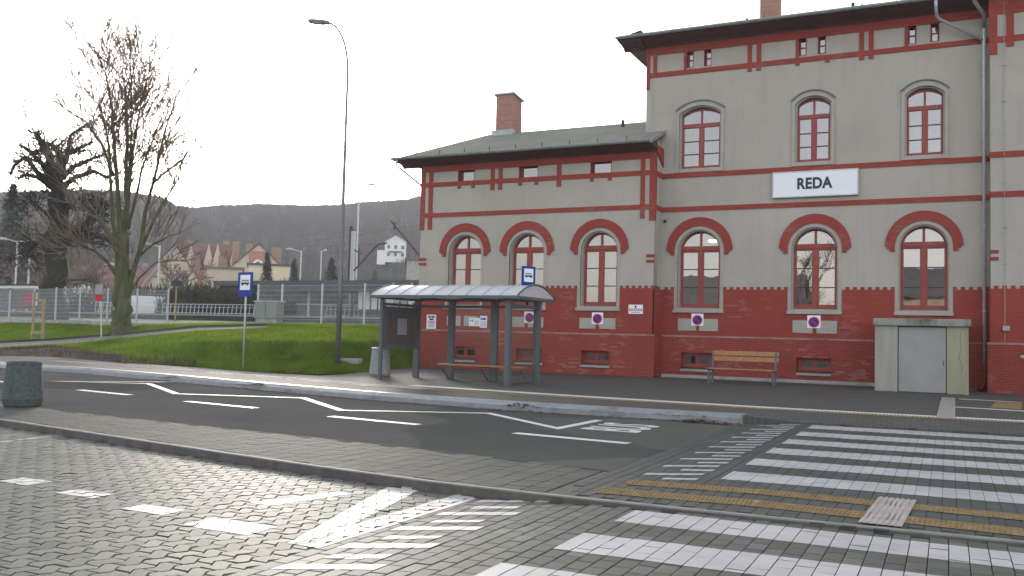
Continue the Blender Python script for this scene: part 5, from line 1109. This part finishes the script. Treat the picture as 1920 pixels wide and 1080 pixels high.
def auto_tree(name, p, h, label, group, seed, mats=('barkdark', 'twig'), minr=.03, dens=9):
    rg = random.Random(seed); r = empty(name, p, label, 'tree', group); tb = MB(); tb.tube([tuple(p), tuple(p + Vector((.1, 0, h * .3))), tuple(p + Vector((0, .1, h * .62)))], [h * .022, h * .016, h * .008], 8); tb.build('trunk', mats[0], r, smooth=True); cb_ = MB()
    for k in range(dens): t = rg.uniform(.18, .6); a = rg.uniform(0, 6.3); grow(cb_, p + Vector((0, 0, h * t)), Vector((math.cos(a), math.sin(a), rg.uniform(.6, 1.4))), h * rg.uniform(.25, .42), h * .007, 3, rg, .6, .5, minr)
    cb_.build('crown', mats[1], r); return r
p = aty(176, 597, 56); p.z = 1.9; auto_tree('small_tree', p, 6.5, 'small bare tree behind the red notice between the two big trunks', 'bare trees beyond the railway', 21, minr=.02)
for k, (x, D, h) in enumerate(((70, 120, 11), (140, 150, 10), (330, 130, 8), (-20, 130, 14))):
    p = atd(x, 600, D); p.z = 1.9; auto_tree('bare_tree', p, h, ('hazy bare tree left of the pollarded trunk', 'hazy bare tree behind the small tree', 'low bare tree in front of the gabled terrace', 'tall hazy bare tree at the left edge')[k], 'bare trees beyond the railway', 30 + k, minr=.05, dens=12)
def conifer(p, h, rad, label, seed):
    rg = random.Random(seed); r = empty('conifer', p, label, 'tree', 'conifers beyond the railway'); MB().tube([tuple(p), tuple(p + Vector((0, 0, h * .9)))], [h * .02, .04], 6).build('trunk', 'barkdark', r); b = MB()
    for k in range(1500):
        t = rg.random() ** .8; z = h * (.08 + .92 * t); rr_ = rad * (1 - t) * rg.uniform(.3, 1.1) + .1; a = rg.uniform(0, 6.3); c = p + Vector((rr_ * math.cos(a), rr_ * math.sin(a), z)); s_ = h * .035 * rg.uniform(.6, 1.4)
        o_ = Vector((math.cos(a), math.sin(a), -.35)) * s_; q = Vector((-math.sin(a), math.cos(a), 0)) * s_ * .5; b.add([tuple(c - o_ * .5 + q), tuple(c - o_ * .5 - q), tuple(c + o_)], [(0, 1, 2)])
    b.build('crown', 'conifer', r)
for k, (x, D, h, ra, lb) in enumerate(((618, 120, 9.0, 3.2, 'broad dark conifer behind the canopy, left of the railway mast'), (548, 130, 9.5, 1.8, 'narrow conifer at the right end of the beige flat building'), (497, 105, 8.2, 1.6, 'dark conifer just left above the large bus stop sign'), (12, 130, 17, 4.5, 'large dark evergreen at the left edge'), (700, 200, 13, 4.0, 'distant conifer right of the railway mast'))):
    p = atd(x, 600, D); p.z = 1.9; conifer(p, h, ra, lb, 50 + k)
def bush(px_, D, w_, h, label, seed, n=1400):
    p = atd(px_, 600, D); p.z = 1.9; rg = random.Random(seed); r = empty('bush', p, label, 'bush', 'bushes beyond the platform'); b = MB(); u = Vector((math.cos(R(45)), math.sin(R(45)), 0)); v_ = Vector((-u.y, u.x, 0))
    for k in range(n):
        a, e_ = rg.uniform(0, 6.3), rg.random(); x, y = math.cos(a) * w_ * e_ ** .5, math.sin(a) * w_ * .5 * e_ ** .5; top = h * (1 - (x / w_) ** 2) ** .5 * rg.uniform(.75, 1.05) if abs(x) < w_ else .2; z = rg.uniform(0, top); c = p + u * x + v_ * y + Vector((0, 0, z)); s_ = .05
        d = Vector((rg.gauss(0, .25), rg.gauss(0, .25), rg.uniform(.3, .8))); b.add([tuple(c - u * s_), tuple(c + u * s_), tuple(c + d)], [(0, 1, 2)])
    b.build('twigs', 'bush', r)
    for k in range(3): q = p + u * (k - 1) * w_ * .4; MB().tube([tuple(q), tuple(q + Vector((0, 0, h * .5)))], .06, 5).build('stem', 'barkdark', r)
bush(385, 72, 3.6, 2.7, 'wide grey brown bush behind the platform railing', 61, 2600); bush(432, 76, 3.2, 2.6, 'rounded bare bush left of the large bus stop sign', 62, 2400); bush(345, 78, 3.2, 2.6, 'bare bush behind the two white vans', 63, 2000)
bush(270, 85, 4.0, 3.0, 'bare bush seen right of the green trunk', 64, 2000); bush(215, 90, 4.5, 2.8, 'bare bush seen between the two big trunks', 65, 2000); bush(560, 70, 5.0, 3.0, 'dark bush in the shade under the canopy', 66, 3000); bush(650, 70, 5.0, 3.0, 'dark bush under the right half of the canopy', 67, 3000); bush(600, 95, 8.0, 4.5, 'broad hazy thicket behind the canopy', 68, 3000)

# ------------------------------------------------------------------ houses
def house(name, px_, D, w_, dp, he, hr, rz, walls, roof, label, gable_front=False, rows=2, ncol=4, z0=1.9, chims=(), group='houses beyond the railway', dormers=0):
    """w_ along local x, gable ends on local +-x unless gable_front; rz turns it about z"""
    p = atd(px_, 600, D); p.z = z0; r = empty(name, p, label, 'house', group, rz)
    def L(mb, nm, mat, par=r): o = mb.build(nm, mat, None); o.parent = par; return o
    z1 = he; hw_, hd = w_ / 2, dp / 2
    if gable_front: wl = MB().prismy([(-hw_, -1), (hw_, -1), (hw_, z1), (0, hr - .15), (-hw_, z1)], -hd, hd)
    else: wl = MB().prismx([(-hd, -1), (hd, -1), (hd, z1), (0, hr - .15), (-hd, z1)], -hw_, hw_)
    wall = L(wl, 'wall', walls); b = MB(); ov = .5; t = .18
    if gable_front:
        for s_ in (-1, 1): x1 = s_ * (hw_ + ov); ze = z1 - ov * (hr - z1) / hw_; b.add([(0, -hd - ov, hr), (x1, -hd - ov, ze), (x1, hd + ov, ze), (0, hd + ov, hr), (0, -hd - ov, hr + t), (x1, -hd - ov, ze + t), (x1, hd + ov, ze + t), (0, hd + ov, hr + t)], [(0, 1, 2, 3), (4, 7, 6, 5), (0, 4, 5, 1), (2, 6, 7, 3), (1, 5, 6, 2)])
    else:
        for s_ in (-1, 1): y1 = s_ * (hd + ov); ze = z1 - ov * (hr - z1) / hd; b.add([(-hw_ - ov, 0, hr), (-hw_ - ov, y1, ze), (hw_ + ov, y1, ze), (hw_ + ov, 0, hr), (-hw_ - ov, 0, hr + t), (-hw_ - ov, y1, ze + t), (hw_ + ov, y1, ze + t), (hw_ + ov, 0, hr + t)], [(0, 1, 2, 3), (4, 7, 6, 5), (0, 4, 5, 1), (2, 6, 7, 3), (1, 5, 6, 2)])
    rf = L(b, 'roof', roof)
    for cx, cy, cw, ctop in chims: L(MB().box(cx - cw / 2, cx + cw / 2, cy - .6, cy + .6, z1, ctop), 'chimney', 'hchim', rf)
    for i in range(rows):
        for j in range(ncol):
            x = -hw_ + (j + .5) * w_ / ncol; z = 1.2 + i * (z1 - 1.2) / rows; wn = L(MB().box(x - .55, x + .55, -hd - .04, -hd + .02, z, z + 1.3), 'window', 'pane', wall)
    return r, L, (hw_, hd, z1, hr)
# gabled terrace
r, L, _ = house('gabled_terrace', 390, 195, 10.4, 9, 11.6, 16.6, R(45 + 4), 'hwall', 'hroof', 'long beige and pink terrace with six tall pointed gables and a red roof', rows=2, ncol=0, chims=((-4, 1, 1.2, 17.2), (3, 1, 1.2, 17.6)))
for k in range(6):
    big_ = k not in (1, 4); x0 = -4.2 + k * 1.68; wd_ = .80 if big_ else .52; zt_ = (16.2 if big_ else 14.4) + .15 * k; g = L(MB().prismy([(x0 - wd_, -1), (x0 + wd_, -1), (x0 + wd_, zt_ - 3.6), (x0, zt_), (x0 - wd_, zt_ - 3.6)], -5.3 if big_ else -5.0, -3.5), 'gable', 'hwall' if big_ else 'hpink')
    b = MB()
    for s_ in (-1, 1): b.add([(x0, -5.4, zt_ + .05), (x0 + s_ * (wd_ + .1), -5.4, zt_ - 3.75), (x0 + s_ * (wd_ + .1), -3.2, zt_ - 3.75), (x0, -3.2, zt_ + .05), (x0, -5.4, zt_ + .22), (x0 + s_ * (wd_ + .1), -5.4, zt_ - 3.58), (x0 + s_ * (wd_ + .1), -3.2, zt_ - 3.58), (x0, -3.2, zt_ + .22)], [(0, 1, 2, 3), (4, 7, 6, 5), (0, 4, 5, 1)])
    L(b, 'gable_roof', 'hroof', g)
    for z in (3, 6, 9): L(MB().box(x0 - .28, x0 + .28, -5.36 if big_ else -5.06, -5.2 if big_ else -4.9, z, z + 1.2), 'window', 'pane', g)
# gable-end house left of the terrace
r, L, _ = house('gable_house', 318, 185, 11, 12, 6.5, 14.5, R(45 + 8), 'hwall', 'hroof', 'beige gable fronted house at the left end of the pointed terrace', True, 2, 3, chims=((4.2, 0, 1.4, 13.5),))
L(MB().box(3.9, 5.0, -6.2, -5.9, -1, 10.4), 'pink_pier', 'hpink')
r, L, _ = house('gable_house', 476, 175, 15.5, 11, 7.6, 15.0, R(45), 'hwall', 'hroof', 'red roofed gable fronted house with a round window and tall chimneys', True, 1, 4, chims=((-3.6, 3, 1.2, 15.9), (-1.2, 3, 1.2, 15.6), (3.9, 3.4, 1.7, 15.2), (-6.2, 2, 1.0, 13.0)))
L(MB().box(-1.6, 1.6, -5.62, -5.48, -1, 13.6), 'pink_panel', 'hpink'); b = MB(); disc(b, 0, -5.63, 11.2, .9, .05, 0, 20); disc(b, 0, -5.69, 11.2, .5, .05, 1, 20); L(b, 'round_window', 'white').data.materials.append(M['pane'])
def flat_building(name, x0, x1, ytop, D, label, wallm, roofm, dp=8, wins=()):
    a, c = atd(x0, ytop, D), atd(x1, ytop, D); mid = (a + c) / 2; mid.z = 1.9; dx = Vector((c.x - a.x, c.y - a.y, 0)); w_ = dx.length; h = (a.z + c.z) / 2 - 1.9; rz = math.atan2(dx.y, dx.x); r = empty(name, mid, label, 'building', 'buildings beyond the railway', rz)
    o = MB().box(-w_ / 2, w_ / 2, 0, dp, -1, h).build('wall', wallm, None); o.parent = r; q = MB().box(-w_ / 2 - .3, w_ / 2 + .3, -.3, dp + .3, h + .002, h + .3).build('roof', roofm, None); q.parent = r
    for u, z, ww, hh in wins: k = MB().box(-w_ / 2 + u - ww / 2 - .12, -w_ / 2 + u + ww / 2 + .12, -.06, 0, z - .12, z + hh + .12).build('window', 'white', None); k.parent = r; g = MB().box(-w_ / 2 + u - ww / 2, -w_ / 2 + u + ww / 2, -.09, -.06, z, z + hh).build('pane', 'pane', None); g.parent = k

flat_building('flat_roofed_building', 466, 545, 498, 150, 'low beige flat roofed building with one small dark window above the canopy', 'cream', 'dark', 8, ((4.9, 5.4, .7, 1.3),))
flat_building('flat_roofed_building', 387, 455, 504, 140, 'low pale building with a dark flat roof in front of the pointed gables', 'hwall', 'hroofgrey', 8, ((1.6, 3, .8, 1.2), (3.6, 3, .8, 1.2)))
for k, (x, D, w_, he, hr, rz, wm, rm, lb) in enumerate(((300, 230, 14, 7, 12, 50, 'hwall', 'hroof', 'red roofed house behind the green trunked tree'), (250, 240, 16, 8, 14, 40, 'hwall', 'hroof', 'pale house with red roof between the two big trunks, nearer the right one'), (205, 260, 18, 12, 16, 45, 'hwhite', 'hroofgrey', 'large white house seen between the two big trunks'),
        (170, 250, 12, 10, 14, 45, 'hwhite', 'hroof', 'white house with red roof left of the large white house'), (140, 260, 10, 6, 11, 45, 'hwall', 'hroof', 'small beige house close behind the pollarded trunk'), (735, 210, 10, 7, 9, 40, 'hwall', 'hroofgrey', 'low hazy house above the right end of the canopy'))):
    house('house', x, D, w_, 10, he, hr, R(rz), wm, rm, lb, k % 2 == 0, 2, 3, 1.9, ((2, 1, 1, hr + 1),))
# white villa up on the hillside
p = atd(737, 488, 330); r, L, _ = house('hillside_villa', 737, 330, 7.5, 7, 6.5, 9.0, R(35), 'hwhite', 'hroofgrey', 'bright white villa with grey roof standing alone on the wooded hillside', True, 2, 3, p.z)
L(MB().box(-6.5, -3.7, -3.8, 2, -2, 3.2), 'annex', 'hwhite'); L(MB().box(-2.5, 2.5, -4.6, -3.5, 2.7, 3.0), 'balcony', 'hroofgrey')
p = atd(775, 520, 120); flat_building('station_store', 763, 800, 488, 120, 'pale weathered store building just left of the station wall', 'concrete', 'hroofgrey', 8, ((1, 2, .8, 1.6), (3, 5, .8, 1.2)))

# ------------------------------------------------------------------ wooded hill
ridge = [(-700, 340), (-300, 345), (0, 365), (60, 362), (160, 360), (240, 362), (300, 372), (330, 388), (360, 392), (400, 388), (500, 385), (560, 388), (640, 386), (700, 380), (760, 377), (788, 371), (1000, 365), (1300, 370)]
def rz_(az):   # az in degrees -> ridge height above ground at distance
    return interp(RIDGE, az)
RIDGE = []
for x, y in ridge:
    d = ray(x, y); RIDGE.append((math.degrees(math.atan2(d[0], d[1])), (d[2] / math.hypot(d[0], d[1]))))
RIDGE = [(-95, RIDGE[0][1] * .8)] + RIDGE + [(40, .06), (60, .03)]
def hill_pt(az, t):
    D = 240 + 240 * t; nz = (math.sin(az * 1.7) + math.sin(az * .63 + 2) + math.sin(az * 3.1 + t * 5)) * 2.0 * t * (1 - t); ztop = 1.5 + rz_(az) * 480 - 1.3; s_ = t * t * (3 - 2 * t)
    return Vector((math.sin(R(az)) * D, math.cos(R(az)) * D, 1.5 + (ztop - 1.5) * (s_ * .6 + t * .4) + nz * 1.5))
v_, f_ = [], []; A = [-95 + i * 1.0 for i in range(156)]; nT = 18
for a in A:
    for j in range(nT): v_.append(tuple(hill_pt(a, j / (nT - 1))))
    q = hill_pt(a, 1.0); v_.append((q.x * 1.3, q.y * 1.3, -5))
nT += 1
for i in range(len(A) - 1):
    for j in range(nT - 1): f_.append((i * nT + j, i * nT + j + 1, (i + 1) * nT + j + 1, (i + 1) * nT + j))
me = D_.meshes.new('hill'); me.from_pydata(v_, [], f_); me.update(); 
if me.polygons[5].normal.z < 0: me.flip_normals()
tag(finish('hill', me, 'forest', None), kind='structure')
fo = MB(); rg = random.Random(9)
for k in range(11000):
    az = rg.uniform(-66, -26); t = rg.random() ** .6 if k % 3 else 1.0; p = hill_pt(az, t)
    h = rg.uniform(4.6, 7.0) * (1 - .45 * t) if t < 1 else 1.8 + abs(rg.gauss(0, .9)); n = 7; u = Vector((math.cos(R(az)), -math.sin(R(az)), 0)); wv = rg.uniform(1.2, 2.4)
    for q in range(n):
        x = rg.uniform(-1, 1); b0 = p + u * x * wv * .5 - Vector((0, 0, 1.2)); tp = p + u * x * wv + Vector((rg.gauss(0, .3), rg.gauss(0, .6), h * (1 - .35 * x * x) * rg.uniform(.8, 1))); s_ = u * rg.uniform(.10, .28)
        fo.add([tuple(b0 - s_), tuple(b0 + s_), tuple(tp)], [(0, 1, 2)])
tag(fo.build('forest', 'forest'), 'hazy leafless woodland covering the whole hill', 'woodland', kind='stuff')

# ------------------------------------------------------------------ street side behind the viewer (seen only in the station windows)
for k, (x, y, w_, he, hr) in enumerate(((-22, -38, 16, 5, 8.5), (4, -42, 20, 6.5, 9.5), (30, -40, 14, 4.5, 8))):
    rr_ = empty('opposite_house', (x, y, 0), ('small house across the square, reflected in the wing windows', 'wide house across the square, reflected in the main windows', 'low house across the square at its far end')[k], 'house', 'houses across the square')
    o = MB().prismx([(-5, -.2), (5, -.2), (5, he), (0, hr), (-5, he)], -w_ / 2, w_ / 2).build('wall', 'hwall', None); o.parent = rr_
    b = MB()
    for s_ in (-1, 1): b.add([(-w_ / 2 - .4, 0, hr + .05), (w_ / 2 + .4, 0, hr + .05), (w_ / 2 + .4, s_ * 5.5, he - .2), (-w_ / 2 - .4, s_ * 5.5, he - .2), (-w_ / 2 - .4, 0, hr + .25), (w_ / 2 + .4, 0, hr + .25), (w_ / 2 + .4, s_ * 5.5, he), (-w_ / 2 - .4, s_ * 5.5, he)], [(0, 1, 2, 3), (4, 7, 6, 5), (2, 6, 7, 3)])
    o = b.build('roof', 'hroofgrey', None); o.parent = rr_
    for j in range(5): x1 = -w_ / 2 + (j + .5) * w_ / 5; o = MB().box(x1 - .5, x1 + .5, 4.98, 5.05, 1.2, 2.6).build('window', 'pane', None); o.parent = rr_
for k, (x, y) in enumerate(((-12, -20), (9, -24))): auto_tree('square_tree', Vector((x, y, -.1)), 9, ('bare tree across the square, reflected in the left windows', 'bare tree across the square, reflected in the right windows')[k], 'bare trees across the square', 80 + k, minr=.02)
# lit fluorescent lamp in the first room
lf = empty('ceiling_lamp', (-7.2, 32.6, 4.9), 'lit fluorescent ceiling lamp glowing behind the arched window above the bench', 'lamp'); MB().box(-7.95, -6.95, 33.0, 33.18, 5.12, 5.18).build('tube', 'lampglow', lf); MB().box(-8.0, -6.9, 32.97, 33.21, 5.182, 5.24).build('housing', 'white', lf)

# ------------------------------------------------------------------ haze
me = D_.meshes.new('haze'); bb = MB().box(-740, 400, -320, 740, -7, 92); me.from_pydata(bb.v, [], bb.f); hm = D_.materials.new('haze'); hm.use_nodes = True; t = hm.node_tree
t.nodes.remove(t.nodes['Principled BSDF']); pvn = t.nodes.new('ShaderNodeVolumePrincipled'); pvn.inputs['Color'].default_value = (.93, .93, 1.0, 1); pvn.inputs['Density'].default_value = .00048; pvn.inputs['Anisotropy'].default_value = .2
t.links.new(pvn.outputs[0], t.nodes['Material Output'].inputs['Volume']); me.materials.append(hm); o = D_.objects.new('haze', me); COL.objects.link(o); tag(o, 'thin pale haze lying over the hill and railway', 'haze', kind='stuff')
